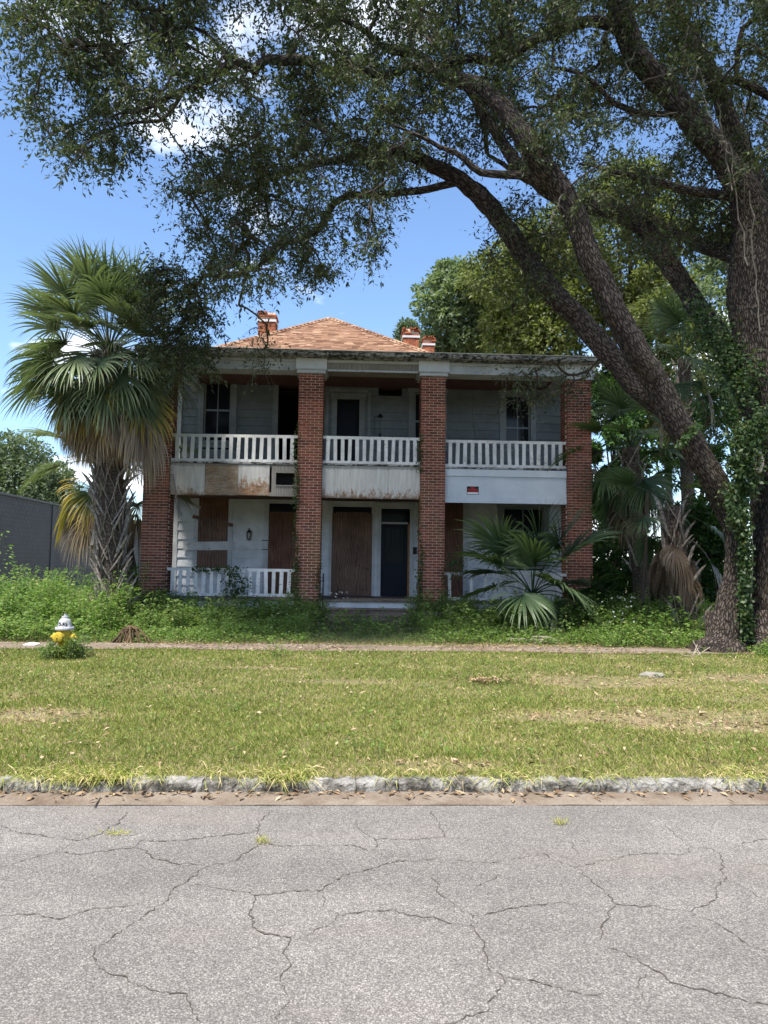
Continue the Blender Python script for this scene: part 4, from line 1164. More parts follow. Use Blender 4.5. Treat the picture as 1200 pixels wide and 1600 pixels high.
def palm(label, base, top, r0, r1, greens, yellows, deads, crown=1.0, seed=0, boots=60, boot_lo=0.0, boot_s=1.0, gm='frond_green', low_el=-.5, bulge=0.0, hi_el=1.45, az_pref=None, extra_dead=(), dm='frond_dead'):
    rr = random.Random(seed); base = Vector(base); top = Vector(top)
    t = thing('palm_tree', base, label, 'palm')
    n = 26; pts, rad = [], []
    for k in range(n + 1):
        f = k / n; q = base.lerp(top, f) + Vector((math.sin(f * 3 + seed) * .05, math.cos(f * 2.4 + seed) * .05, 0)); pts.append(q)
        rad.append(r0 + (r1 - r0) * f + .12 * max(0, 1 - f * 8) + bulge * math.sin(math.pi * min(1, f * 1.15)) ** 2)
    MB().tube(pts, rad, 18, .06, seed=seed).build('trunk', M['palm_trunk'], t, smooth=True)
    for k in range(boots):
        f = boot_lo + (1 - boot_lo) * (k + .5) / boots; a = k * 2.39996
        i = min(n - 1, int(f * n)); q = pts[i].lerp(pts[i + 1], f * n - i); rd = rad[i]
        o = bpy.data.objects.new('leaf_base', BOOT); COL.objects.link(o); o.parent = t
        s = boot_s * rr.uniform(.8, 1.25); o.scale = (s, s, s * rr.uniform(.85, 1.2))
        o.location = q + Vector((math.cos(a), math.sin(a), 0)) * (rd - .05 * s) - base
        o.rotation_euler = (rr.uniform(-.3, .25), rr.uniform(-.2, .2), a - math.pi / 2)
    tot = greens + yellows
    for k in range(tot):
        f = (k + .5) / tot                            # 0 youngest, upright; 1 oldest, hanging
        el = hi_el - (hi_el - low_el) * f ** .85 + rr.uniform(-.12, .12); a = k * 2.39996 + seed
        m = gm if k < greens else 'frond_yellow'
        fm = frond(a, el, crown * rr.uniform(.85, 1.15) * (1.12 - .12 * f), crown * rr.uniform(.85, 1.08), .3 + 2.0 * f * f + rr.uniform(-.15, .25), seed=seed * 100 + k, tipdroop=rr.uniform(.8, 1.5))
        put('frond', fm.mesh('frond'), M[m], t, top + Vector((0, 0, .1 - .35 * f)))
    for k in range(deads):
        a = k * 2.39996 + seed + .7 if az_pref is None else az_pref + rr.uniform(-1.4, 1.4)
        fm = frond(a, rr.uniform(-.6, .3), crown * rr.uniform(.65, 1.15), crown * rr.uniform(.8, 1.05), rr.uniform(2.6, 5.2), n=30, collapse=rr.uniform(.35, .8), tipdroop=rr.uniform(1.4, 2.2), wd=.02, seed=seed * 100 + 70 + k)
        put('dead_frond', fm.mesh('dead_frond'), M[dm], t, top + Vector((0, 0, -.2 - rr.uniform(0, .6))))
    for k, (p, a, l) in enumerate(extra_dead):
        fm = frond(a, .15, l * .95, l, 3.6, n=34, collapse=.6, tipdroop=2.0, wd=.022, seed=seed * 100 + 170 + k); put('dead_frond', fm.mesh('dead_frond'), M['frond_dead'], t, p)
    return t


G0 = .14
b = at(182, 960, 15.9); tp = at(170, 552, 15.9)
palm('tall cabbage palm with yellowing fronds and shaggy trunk left of the house', (b[0], 15.9, G0), (tp[0], 15.9, tp[2]), .23, .24, 84, 14, 84, 1.12, 3, 150, .02, 1.0, 'frond_green', -.6, .07,
     extra_dead=[(at(166, 585, 15.7), a_, l_) for a_, l_ in ((-.6, 1.15), (-.2, 1.25), (-.35, 1.05), (-1.0, 1.0), (.1, 1.3), (-.05, 1.1), (-.5, .9), (-.8, 1.1), (-2.0, 1.0), (-2.4, 1.0), (-2.7, 1.1), (-1.5, .9), (-3.0, 1.0), (-.25, 1.35), (.0, 1.4), (-.15, 1.5), (.15, 1.5), (-.45, 1.4), (.25, 1.3), (-.3, 1.55))])
b = at(212, 960, 18.3); tp = at(168, 716, 18.3)
palm('short palm with bleached hanging dead fronds half hidden behind the tall palm', (b[0], 18.3, G0), (tp[0], 18.3, tp[2]), .24, .24, 12, 4, 34, 1.2, 5, 20, .5, 1.0, 'frond_green', -.3)
b = at(1003, 940, 17.2); tp = at(985, 700, 17.2)
palm('dark palm with drooping fronds between the right column and the oak limb', (b[0], 17.2, G0), (tp[0], 17.2, tp[2]), .2, .2, 28, 0, 16, 1.0, 7, 25, .3, .9, 'frond_dark', -.7, dm='frond_brown')
b = at(1075, 985, 15.2); tp = at(1052, 792, 15.2)
palm('dead-skirted palm with forked stubs on its thick trunk beside the oak', (b[0], 15.2, G0), (tp[0], 15.2, tp[2]), .24, .2, 6, 0, 22, .8, 9, 44, .0, .95, 'frond_dark', -.1, hi_el=.7, dm='frond_brown')
b = at(1085, 940, 18.8); tp = at(1066, 560, 18.8)
palm('tall green palm whose crown shows above the leaning oak limb', (b[0], 18.8, G0), (tp[0], 18.8, tp[2]), .18, .16, 20, 0, 5, 1.05, 11, 12, .7, .9, 'frond_dark', -.2)
# young stemless palm in front of the right-hand porch
b = at(832, 950, 15.7)
t = thing('fan_palm', (b[0], 15.7, G0), 'young stemless fan palm growing in front of the right porch railing', 'palm')
MB().tube([(b[0], 15.7, .1), (b[0], 15.7, .75)], [.16, .1], 12, .1).build('stem', M['palm_trunk'], t)
yf = [(-2.9, 1.15, 1.2, 1.15, 1.0), (-2.6, .95, 1.15, 1.1, 1.2), (-1.5, 1.3, 1.1, 1.25, .9), (-1.75, 1.1, .85, 1.2, 1.1), (-.4, 1.1, 1.15, 1.2, 1.1), (-.9, 1.2, 1.3, 1.2, .9), (.1, .7, 1.45, 1.15, 1.7), (-.35, .4, 1.35, 1.1, 2.3),
      (-1.1, .45, .7, .9, 2.4), (3.0, 1.05, 1.0, 1.0, 1.2), (1.4, 1.2, 1.1, 1.1, 1.2), (.5, .8, 1.1, 1.0, 1.6), (2.3, .9, 1.1, 1.0, 1.5), (-1.2, .8, .9, 1.05, 1.6), (-2.0, .7, 1.0, 1.05, 1.8), (-.7, .65, .95, 1.0, 2.0), (-2.9, .7, .9, 1.0, 1.5)]
for k, (a, el, lp_, lb, dr_) in enumerate(yf):
    fm = frond(a, el, lp_, lb, dr_, n=46, spread=125, seed=900 + k, tipdroop=.7, wd=.044)
    put('frond', fm.mesh('frond'), M['frond_dark' if k not in (7,) else 'frond_yellow'], t, (b[0], 15.7, 1.0))

# ------------------------------------------------------------------ the live oak
ob = at(1190, 1020, 13.2)
oak = thing('oak_tree', (ob[0], 13.2, G0), 'huge spreading live oak with forked trunk and arching limbs over the house', 'tree')
LIMBS = [
    ('trunk', [(1232, 1040, 13.3, 82), (1227, 1000, 13.3, 62), (1222, 900, 13.3, 50), (1220, 780, 13.3, 47), (1208, 650, 13.3, 48), (1190, 520, 13.4, 48), (1181, 420, 13.4, 45), (1182, 340, 13.4, 40)]),
    ('trunk', [(1112, 1034, 12.85, 50), (1134, 995, 12.95, 29), (1152, 905, 13, 22), (1154, 845, 13, 22), (1140, 795, 13, 25), (1105, 735, 12.9, 25), (1074, 688, 12.8, 25), (1028, 606, 12.6, 25), (983, 524, 12.4, 24), (942, 441, 12.2, 23), (923, 400, 12.1, 23), (900, 330, 12, 22), (870, 280, 11.9, 22), (835, 240, 11.8, 21), (810, 200, 11.8, 19), (775, 160, 12.0, 16), (740, 130, 12.4, 13), (700, 118, 12.8, 11), (650, 80, 13.2, 9), (610, 75, 13.4, 7), (560, 40, 13.5, 5), (480, 0, 13.5, 3.5), (420, -50, 13.5, 2.5)]),
    ('limb', [(1050, 650, 12.9, 18), (1000, 606, 13.3, 22), (962, 565, 13.5, 22), (921, 520, 13.6, 21), (880, 475, 13.7, 21), (835, 425, 13.8, 20), (800, 370, 13.9, 19), (765, 320, 14, 18), (720, 280, 14, 16), (685, 260, 14.1, 14), (640, 240, 14.2, 12), (590, 232, 14.3, 11), (540, 245, 14.4, 8), (480, 260, 14.4, 6), (400, 290, 14.5, 4), (330, 320, 14.5, 2)]),
    ('limb', [(715, 285, 14, 8), (650, 296, 14, 7), (600, 302, 14, 7), (550, 300, 14, 7), (515, 315, 14, 7), (495, 350, 14, 6.5), (435, 380, 14, 5), (395, 415, 14, 4), (350, 430, 14, 2.5)]),
    ('limb', [(825, 275, 11.9, 9), (750, 270, 11.9, 7), (720, 250, 11.9, 6), (660, 215, 11.8, 4), (600, 190, 11.6, 2.5)]),
    ('limb', [(892, 325, 12.05, 9), (850, 295, 12.25, 11), (790, 240, 12.6, 12), (765, 200, 12.8, 10), (730, 140, 13, 8), (680, 60, 13.3, 5), (640, -20, 13.5, 3)]),
    ('limb', [(1190, 650, 13.6, 26), (1140, 560, 14, 24), (1086, 474, 14.3, 19), (1040, 405, 14.6, 18), (1010, 360, 14.8, 17), (970, 335, 15, 16), (920, 320, 15.2, 14), (870, 300, 15.4, 10), (820, 280, 15.5, 6), (760, 240, 15.6, 3)]),
    ('limb', [(1185, 430, 13.3, 36), (1172, 330, 13.2, 30), (1140, 265, 13, 25), (1100, 210, 12.8, 24), (1050, 150, 12.6, 23), (1010, 110, 12.4, 22), (985, 65, 12.3, 22), (970, 0, 12.2, 20), (960, -80, 12.1, 17), (940, -180, 12, 13), (900, -280, 11.8, 7)]),
    ('limb', [(1184, 370, 13.4, 32), (1176, 290, 13.5, 24), (1140, 190, 13.6, 18), (1110, 110, 13.6, 14), (1085, 65, 13.6, 13), (1050, 0, 13.6, 12), (1000, -100, 13.6, 9), (940, -200, 13.6, 5)]),
    ('limb', [(988, 62, 12.3, 12), (930, 34, 12.5, 11), (880, 43, 12.8, 10), (835, 62, 13.0, 9), (785, 94, 13.1, 9), (740, 88, 13.1, 9), (675, 103, 13.0, 8.5), (640, 100, 12.9, 8), (600, 115, 12.8, 8), (560, 98, 12.6, 8), (520, 108, 12.4, 8.5), (480, 92, 12, 9), (445, 97, 11.6, 9.5), (420, 92, 11.4, 9), (400, 110, 11.2, 9), (380, 98, 11.1, 8), (360, 105, 11, 8), (335, 120, 11, 7), (310, 138, 11, 7), (280, 150, 11, 5), (220, 180, 11, 3), (170, 190, 11, 1.8)]),
    ('limb', [(318, 130, 11, 4), (290, 95, 11, 4), (255, 55, 11, 3.5), (215, 15, 11, 3), (180, -20, 11, 2)]),
    ('limb', [(370, 103, 11, 5), (340, 70, 11, 4), (300, 45, 11, 3), (240, 60, 10.9, 2), (120, 80, 10.8, 1.5)]),
    ('limb', [(285, 145, 11, 4.5), (272, 168, 11, 3.6), (255, 190, 11, 3.2), (205, 197, 11, 2.6), (150, 220, 11, 1.5)]),
    ('limb', [(1150, 308, 13.3, 10), (1080, 295, 13, 8), (1020, 285, 12.9, 7), (975, 278, 12.8, 5), (900, 262, 12.7, 3)]),
    ('limb', [(1065, 180, 12.7, 6), (980, 175, 12.6, 6), (940, 150, 12.5, 5), (910, 125, 12.4, 4), (860, 115, 12.3, 3)]),
    ('limb', [(1116, 130, 13.5, 9), (1150, 125, 13.5, 8), (1200, 147, 13.4, 8), (1260, 175, 13.3, 6), (1340, 190, 13.2, 4)]),
    ('limb', [(1150, 126, 13.5, 5), (1158, 50, 13.5, 5), (1200, 30, 13.4, 5), (1260, 20, 13.3, 4)]),
    ('limb', [(1190, 380, 13.5, 30), (1230, 260, 13.8, 26), (1280, 120, 14, 22), (1320, -20, 14.2, 18), (1380, -180, 14.3, 10)]),
    ('limb', [(1150, 400, 13.6, 16), (1105, 385, 14.2, 14), (1080, 375, 14.8, 11), (1050, 360, 15.3, 7), (1000, 330, 15.8, 4)]),
    ('limb', [(1228, 420, 13.2, 28), (1300, 330, 12.4, 24), (1390, 230, 11.6, 18), (1470, 100, 11, 12), (1540, -40, 10.5, 6)]),
]
skel = []                                              # points of the limbs: position, radius
for li, (nm, pts) in enumerate(LIMBS):
    P = []
    for (x, y, Y, rp) in pts:
        p = at(x, y, Y); P.append((*p, rp * float((p - CAM) @ _f) / F_PX * (.78 if rp < 27 else .88)))
    big = pts[0][3] > 15
    P = subdiv(P, .12 if big else .2)
    rr = random.Random(300 + li); j = np.zeros(3); pp, ra = [], []
    for i, q in enumerate(P):
        j = j * .9 + np.array([rr.gauss(0, 1) for _ in range(3)]) * (.009 if big else .018)
        f = min(1, i / 5)
        pp.append(q[:3] + j * f); ra.append(max(.008, q[3]))
    MB().tube(pp, ra, 30 if big else 10, .095 if big else .1, seed=li).build(nm, M['oak_bark'], oak, smooth=True)
    for i in range(0, len(pp), 2): skel.append((*pp[i], ra[i]))
# root flare
for k, (x0, y0, x1, y1, Y1, rp) in enumerate([(1120, 1000, 1078, 1020, 12.5, 15), (1150, 1005, 1150, 1035, 12.3, 17), (1195, 1000, 1190, 1040, 12.4, 20), (1230, 1000, 1260, 1040, 12.4, 22)]):
    p0 = at(x0, y0, 12.95); p1 = at(x1, y1, Y1); p1[2] = .1; r = rp * 13 / F_PX
    MB().tube([tuple(p0 + np.array([0, .15, .5])), tuple(p0), tuple((p0 + p1) / 2 - np.array([0, 0, .03])), tuple(p1 - np.array([0, 0, .06]))], [r * .8, r * 1.1, r * .9, r * .4], 12, .1, seed=k).build('root', M['oak_bark'], oak, smooth=True)
# healed cut: ring of callus wood round a hole
p = at(1183, 722, 12.62); ring = []
for k in range(25):
    a = 2 * math.pi * k / 24; ring.append((p[0] + math.cos(a) * .085, p[1] + .02 * math.cos(a), p[2] + math.sin(a) * .165))
sc_ = MB().tube(ring, [.05 + .008 * math.sin(k * 1.7) for k in range(25)], 10, .08, caps=False).build('healed_scar', M['scar_wood'], oak, smooth=True)
MB().lathe((p[0], p[1] + .03, p[2]), [(.01, 0), (.09, .002)], 14, (0, -1, 0)).build('scar_hollow', M['interior'], sc_)

# foliage: clumps spread through the crown's volume, joined to the nearest limb by branches


def inpoly(x, y, poly):
    c = False; n = len(poly)
    for i in range(n):
        x0, y0 = poly[i]; x1, y1 = poly[i - 1]
        if (y0 > y) != (y1 > y) and x < (x1 - x0) * (y - y0) / (y1 - y0) + x0: c = not c
    return c


# outline of the crown's masses, with the depth each spans, clump spacing (m) and leaf count
MASSES = [
    ([(35, -120), (28, 20), (18, 90), (65, 215), (115, 240), (190, 255), (228, 232), (222, 205), (262, 160), (330, 165), (430, 120), (470, 90), (470, -120)], (10.3, 13.0), 150, 270),
    ([(285, 235), (262, 290), (275, 335), (312, 385), (330, 450), (355, 470), (400, 430), (470, 455), (498, 462), (500, 430), (555, 410), (590, 380), (592, 320), (640, 275), (700, 245), (760, 225), (800, 195), (800, -150), (470, -150), (450, 110), (345, 195)], (11.3, 15.8), 330, 270),
    ([(800, -150), (1450, -150), (1450, 260), (1200, 300), (1120, 300), (1000, 290), (920, 320), (860, 280), (760, 225)], (11.2, 17.0), 440, 280),
    ([(760, 330), (800, 300), (880, 330), (900, 400), (860, 470), (780, 440), (745, 380)], (13.0, 14.6), 20, 170),
    ([(905, 300), (1180, 300), (1180, 380), (1000, 400), (930, 380)], (13.0, 16.5), 45, 220),
    ([(790, 570), (850, 560), (925, 575), (900, 605), (860, 640), (800, 630)], (14.6, 15.6), 9, 110),
    ([(215, 430), (270, 410), (325, 440), (328, 560), (290, 575), (235, 540)], (13.8, 15.0), 30, 330),
    ([(395, 560), (418, 500), (425, 570), (408, 580)], (13.5, 14.2), 4, 70),
    ([(-150, -500), (1600, -500), (1600, -150), (-100, -150)], (9.0, 16.0), 150, 200),  # last two masses: unseen crown beyond the frame, added to cast shade
    ([(1450, -300), (1900, -300), (1900, 250), (1500, 300)], (10.0, 15.0), 60, 200),
]
# gaps through which the sky shows
GAPS = [(375, 22, 45, 34), (170, 130, 20, 14), (620, 200, 20, 14), (690, 350, 60, 60), (1150, 40, 30, 24), (1170, 100, 24, 14), (985, 50, 20, 15), (900, 70, 26, 14), (1010, 220, 34, 24), (1120, 180, 14, 20), (530, 270, 14, 12), (880, 200, 16, 12), (205, 195, 14, 18), (250, 110, 14, 10), (560, 30, 14, 10), (1120, 420, 26, 20), (440, 40, 16, 14), (140, 190, 12, 10), (590, 265, 12, 10)]
clumps = []
for poly, (ya, yb), num, lv in MASSES:
    xs_, ys_ = [p[0] for p in poly], [p[1] for p in poly]; got = 0; tries = 0
    while got < num and tries < num * 60:
        tries += 1
        x, y = PR.uniform(min(xs_), max(xs_)), PR.uniform(min(ys_), max(ys_))
        if not inpoly(x, y, poly): continue
        if any(((x - gx) / (rx * 1.5)) ** 2 + ((y - gy) / (ry * 1.5)) ** 2 < 1 for gx, gy, rx, ry in GAPS): continue
        p = at(x, y, PR.uniform(ya, yb))
        if y > -150 and any((p[0] - c[0]) ** 2 + (p[1] - c[1]) ** 2 + (p[2] - c[2]) ** 2 < .34 ** 2 for c in clumps[-400:]): continue
        clumps.append((*p, lv)); got += 1
CL = np.array(clumps)
SK = np.array(skel); nodes = [tuple(s) for s in skel]; NP = SK[:, :3].copy(); par = [-1] * len(nodes)
order = np.argsort([np.min(np.linalg.norm(NP - c[:3], axis=1)) for c in CL])
edges = []
NPl = list(NP)
for ci in order:
    c = CL[ci, :3]; A = np.array(NPl); dd = np.linalg.norm(A - c, axis=1); j = int(np.argmin(dd))
    NPl.append(c); par.append(j); edges.append((j, len(NPl) - 1))
cnt = np.zeros(len(NPl))
for a, b_ in reversed(edges): cnt[b_] += 1; cnt[a] += cnt[b_] if par[a] >= 0 else 0
bmb = MB(); rr = random.Random(8)
for a, b_ in edges:
    p, q = NPl[a], NPl[b_]; L = np.linalg.norm(q - p)
    if L < .05: continue
    r1 = .0065 * math.sqrt(max(1, cnt[b_])) + .004; r0 = min(r1 * 1.6, .07)
    m_ = 7; pts = []; o1 = np.array([rr.gauss(0, 1), rr.gauss(0, 1), rr.gauss(0, .6) + .5]) * L * .14; o2 = np.array([rr.gauss(0, 1), rr.gauss(0, 1), rr.gauss(0, 1)]) * L * .07
    for k in range(m_ + 1):
        f = k / m_; o = o1 * math.sin(math.pi * f) + o2 * math.sin(2 * math.pi * f)
        pts.append(tuple(p + (q - p) * f + o))
    bmb.tube(pts, [r0 + (r1 - r0) * k / m_ for k in range(m_ + 1)], 5, caps=False)
bmb.build('branches', M['twig_bark'], oak, smooth=True)
# twigs and leaves
TW = 24
cc = np.repeat(CL[:, :3], TW, 0); lvn = np.repeat(CL[:, 3] / TW, TW); nt = len(cc)
td = unit(RNG.normal(size=(nt, 3)) * np.array([1, 1, .8]) + np.array([0, 0, -.3])); tl = RNG.uniform(.2, .68, nt)
t0 = cc + td * RNG.uniform(0, .1, nt)[:, None]
t1 = t0 + td * (tl * .55)[:, None]; t2 = t1 + unit(td + np.array([0, 0, -.55])) * (tl * .6)[:, None]
sv = np.empty((nt, 6, 3)); sdv = unit(np.cross(td, RNG.normal(size=(nt, 3)))) * .0035
for k, q in enumerate((t0, t1, t2)): sv[:, 2 * k] = q - sdv * (1 - .3 * k); sv[:, 2 * k + 1] = q + sdv * (1 - .3 * k)
bi = np.arange(nt)[:, None] * 6
put('twigs', np_mesh('twigs', sv.reshape(-1, 3), np.concatenate([bi + np.array([[0, 1, 3, 2]]), bi + np.array([[2, 3, 5, 4]])])), M['twig_bark'], oak, kind='stuff')
npl = np.maximum(1, (lvn + RNG.uniform(0, 1, nt)).astype(int)); ti = np.repeat(np.arange(nt), npl); n = len(ti)
f = RNG.uniform(.12, 1.05, n)[:, None]
lp_ = np.where(f < .5, t0[ti] + (t1[ti] - t0[ti]) * f * 2, t1[ti] + (t2[ti] - t1[ti]) * (f - .5) * 2)
ld = unit(td[ti] * .5 + RNG.normal(size=(n, 3)) * .75 + np.array([0, 0, -.25]))
ln_ = unit(RNG.normal(size=(n, 3)) * .75 + np.array([0, 0, 1.0]))
cl_v = np.repeat(RNG.uniform(-.16, .16, len(CL)), TW)[ti]
put('crown', leaf_mesh('crown', leaf_quads(lp_, ld, ln_, RNG.uniform(.045, .13, n), RNG.uniform(.022, .046, n), .07), np.clip(RNG.beta(2, 2.6, n) + cl_v, 0, 1)), M['oak_leaf'], oak, kind='stuff')
# resurrection fern and hanging lichen along the limbs
k = SK[(SK[:, 3] > .07) & (SK[:, 2] > 4.2)]
idx = RNG.integers(0, len(k), 9000); a = RNG.uniform(0, 6.28, 9000)
pos = k[idx, :3] + RNG.normal(size=(9000, 3)) * .04 + np.stack([np.cos(a), np.sin(a) * .6, np.abs(np.sin(a)) * .9 + .1], -1) * k[idx, 3][:, None]
put('fern_growth', leaf_mesh('fern', leaf_quads(pos, RNG.normal(size=(9000, 3)) + np.array([0, 0, .2]), RNG.normal(size=(9000, 3)), RNG.uniform(.04, .11, 9000), RNG.uniform(.012, .022, 9000), .1), RNG.uniform(0, 1, 9000)), M['moss'], oak, kind='stuff')
lm = MB(); rr = random.Random(77)
for (x, y, Y, x2, y2) in [(1080, 75, 12.2, 1110, 200), (1110, 190, 12.3, 1140, 240), (1060, 178, 12.3, 985, 178), (1120, 160, 12.4, 1145, 300), (1000, 60, 12, 960, 140), (1070, 40, 12.1, 1075, 130), (1140, 230, 12.6, 1165, 420), (880, 300, 11.6, 860, 350), (1170, 300, 12.7, 1185, 520)]:
    a, b_ = at(x, y, Y), at(x2, y2, Y); pts = [a + (b_ - a) * q / 10 + np.array([rr.gauss(0, .03), rr.gauss(0, .03), rr.gauss(0, .02)]) for q in range(11)]
    lm.tube([tuple(q) for q in pts], [.012] * 11, 5, caps=False)
    for q in range(1, 10):
        e = pts[q] + np.array([rr.uniform(-.15, .15), rr.uniform(-.1, .1), rr.uniform(-.2, .1)]); lm.tube([tuple(pts[q]), tuple((pts[q] + e) / 2 + np.array([0, 0, .02])), tuple(e)], [.006, .005, .003], 4, caps=False)
lm.build('hanging_vines', M['vine'], oak)
lm = MB(); pts = [at(x, y, 12.72) for x, y in ((1175, 830), (1176, 870), (1174, 930), (1170, 960), (1166, 990))]; lm.tube([tuple(q) for q in pts], [.009] * 5, 5).build('climbing_root', M['rope'], oak)


# ivy on things: leaves pressed against a surface
def leaf_cloud(name, pts, m, parent, size=(.035, .07), aspect=.75, up=.4, kind='stuff', out=None, top=None):
    pts = np.asarray(pts); n = len(pts)
    d = RNG.normal(size=(n, 3)) + np.array([0, 0, -up]); nr = RNG.normal(size=(n, 3)) * .6 + (np.array([0, -.7, .6]) if out is None else out)
    L = RNG.uniform(*size, n)
    o = put(name, leaf_mesh(name, leaf_quads(pts, d, nr, L, L * aspect * RNG.uniform(.7, 1.1, n), .08), np.clip(RNG.beta(2, 2.2, n), 0, 1)), M[m], parent)
    if kind and parent is not None: o['kind'] = kind
    return o


iv = []
for x0, y0, x1, y1, Y, wpx, k in [(1165, 1000, 1165, 880, 12.72, 11, 900), (1165, 880, 1160, 790, 12.72, 11, 900), (1150, 820, 1135, 760, 12.6, 12, 350), (1165, 770, 1172, 690, 12.75, 20, 1500), (1165, 730, 1165, 670, 12.6, 22, 1500), (1150, 620, 1130, 520, 13.3, 34, 1300), (1120, 560, 1090, 470, 13.6, 26, 900), (1170, 620, 1175, 560, 12.9, 25, 400), (1060, 700, 1090, 660, 12.5, 6, 200), (1170, 690, 1200, 640, 12.7, 16, 600)]:
    f = RNG.uniform(0, 1, k); off = RNG.normal(0, .55, (k, 2)) * wpx
    iv.append(np.array([at(x0 + (x1 - x0) * a + o[0], y0 + (y1 - y0) * a + o[1], Y + RNG.normal(0, .1) - .05) for a, o in zip(f, off)]))
leaf_cloud('ivy', np.concatenate(iv), 'ivy', oak, (.05, .1))
for ci, spec in ((1, [(cx_, z0, z1) for cx_, z0, z1 in ((0.02, .4, 3.9), (-.01, 3.0, 5.2), (.60, .5, 1.9), (.1, .4, 1.8))]), (2, [(.0, .5, 3.4), (.03, .5, 2.0), (.61, .5, 1.7), (-.01, 3.9, 5.0)]), (0, [(.59, .5, 1.3)])):
    pp = []
    for cx_, z0, z1 in spec:
        k = int(190 * (z1 - z0)); z = z0 + (z1 - z0) * RNG.beta(1, 1.6, k); wob_ = .05 * np.sin(z * 4) * (RNG.uniform(0, 1, k))
        pp.append(np.stack([COLS[ci][0] + cx_ + wob_ + RNG.normal(0, .035, k) * (1.6 - .8 * (z - z0) / (z1 - z0)), YC - .02 + RNG.uniform(-.05, .05, k), z], -1))
    leaf_cloud('ivy', np.concatenate(pp), 'ivy', house, (.03, .06))
# creeper over the lower left railing
k = 420; p = np.array([at(363 + RNG.normal(0, 8), RNG.uniform(884, 935), 17.35 + RNG.normal(0, .05)) for _ in range(k)]); p2 = np.array([at(380 + RNG.normal(0, 6), RNG.uniform(900, 935), 17.38) for _ in range(120)]); p3 = np.array([at(RNG.uniform(300, 345), 889 + RNG.normal(0, 2.5), 17.38) for _ in range(130)])
p4 = np.array([at(712 + RNG.normal(0, 9), 880 + RNG.normal(0, 12), 17.35) for _ in range(260)])
leaf_cloud('creeper', np.concatenate([p, p2, p3, p4]), 'ivy', house, (.04, .08))


# ------------------------------------------------------------------ other trees, shrubs and weeds
def tree(name, label, x, y_top, y_bot, Y, rpx, m, nleaf, size, seed, cat='tree', group=None, lobes=26, trunk=True, shape=1.0, base_z=0.0):
    r = np.random.default_rng(seed); rr = random.Random(seed)
    top, bot = at(x, y_top, Y), at(x, y_bot, Y); R = rpx * Y / F_PX; H = top[2] - bot[2]
    t = thing(name, (bot[0], Y, base_z), label, cat, group)
    cen, rad = [], []
    for k in range(lobes):
        f = (k + .5) / lobes; a = k * 2.39996; w_ = math.sin(math.pi * (.12 + .8 * f)) ** .7
        rd = R * w_ * rr.uniform(.35, .95)
        cen.append((bot[0] + math.cos(a) * rd, Y + math.sin(a) * rd * shape, bot[2] + H * (f * .9 + .02) + rr.uniform(-.05, .05) * H)); rad.append(R * rr.uniform(.26, .48))
    cen = np.array(cen); rad = np.array(rad)
    nleaf = int(nleaf * 1.5); size *= 1.15; li = r.integers(0, lobes, nleaf); dirs = unit(r.normal(size=(nleaf, 3)) + np.array([0, 0, .25])); rf = r.uniform(.35, 1.0, nleaf) ** .6
    # leaves gather in sprays
    sp = fnoise(dirs * 2 + li[:, None], seed, 2.2); keep = sp > -.25
    p = cen[li] + dirs * (rad[li] * rf * (1 + .25 * sp))[:, None] * np.array([1, 1, .85])
    p = p[keep]; n = len(p); d = unit(dirs[keep] + r.normal(size=(n, 3)) * .8 + np.array([0, 0, -.3])); nr = dirs[keep] * .6 + r.normal(size=(n, 3)) * .6 + np.array([0, 0, .5])
    put('crown', leaf_mesh('crown', leaf_quads(p, d, nr, r.uniform(size * .7, size * 1.3, n), r.uniform(size * .35, size * .65, n), .08), np.clip(r.beta(2, 2, n) + np.repeat(0, n) + .12 * sp[keep], 0, 1)), M[m], t, kind='stuff')
    if trunk:
        b0 = Vector((bot[0], Y, base_z)); mb = MB(); tp_ = Vector((bot[0], Y, bot[2] + H * .75)); rt = max(.07, R * .07)
        mb.tube([b0, b0.lerp(tp_, .4) + Vector((R * .05, 0, 0)), tp_], [rt * 1.3, rt, rt * .3], 10, .08, seed=seed).build('trunk', M['oak_bark'], t, smooth=True)
        mb = MB()
        for c in cen[::2]:
            s_ = b0.lerp(tp_, rr.uniform(.35, .8)); e = Vector(c); mb.tube([s_, s_.lerp(e, .5) + Vector((0, 0, R * .06)), e], [rt * .4, rt * .28, rt * .1], 6, caps=False)
        mb.build('branches', M['twig_bark'], t)
    return t


tree('background_tree', 'pale green tree rising behind the right chimneys', 714, 412, 560, 40, 66, 'tree_pale', 15000, .24, 1, base_z=-.04)
tree('background_tree', 'yellow-green tree behind the right end of the porch roof', 840, 352, 570, 36, 100, 'tree_yellow', 20000, .22, 2, base_z=-.04)
tree('background_tree', 'yellow-green tree glowing between the upper oak limbs', 985, 260, 520, 33, 110, 'tree_yellow', 19000, .2, 3, base_z=-.04)
tree('background_tree', 'green tree behind the palms at the right edge', 1150, 330, 640, 30, 100, 'tree_pale', 15000, .19, 4, base_z=-.04)
tree('background_tree', 'soft green tree mass low behind the porch roof end', 800, 430, 580, 44, 90, 'tree_pale', 14000, .26, 14, base_z=-.04)
tree('background_tree', 'dense green tree low between the oak limb and the tall palm', 1040, 420, 700, 26, 75, 'tree_yellow', 13000, .16, 15, base_z=-.04)
tree('background_tree', 'tiny dark treetop peeping over the roof beside the chimney', 636, 502, 560, 55, 24, 'tree_far', 2500, .26, 5, base_z=-.04)
tree('background_tree', 'hazy tree above the grey wall at the left edge', 28, 690, 800, 62, 72, 'tree_far', 11000, .3, 6, base_z=-.04)
tree('background_tree', 'smaller hazy tree above the grey wall near the palm trunk', 78, 730, 810, 58, 38, 'tree_far', 6000, .28, 7, base_z=-.04)
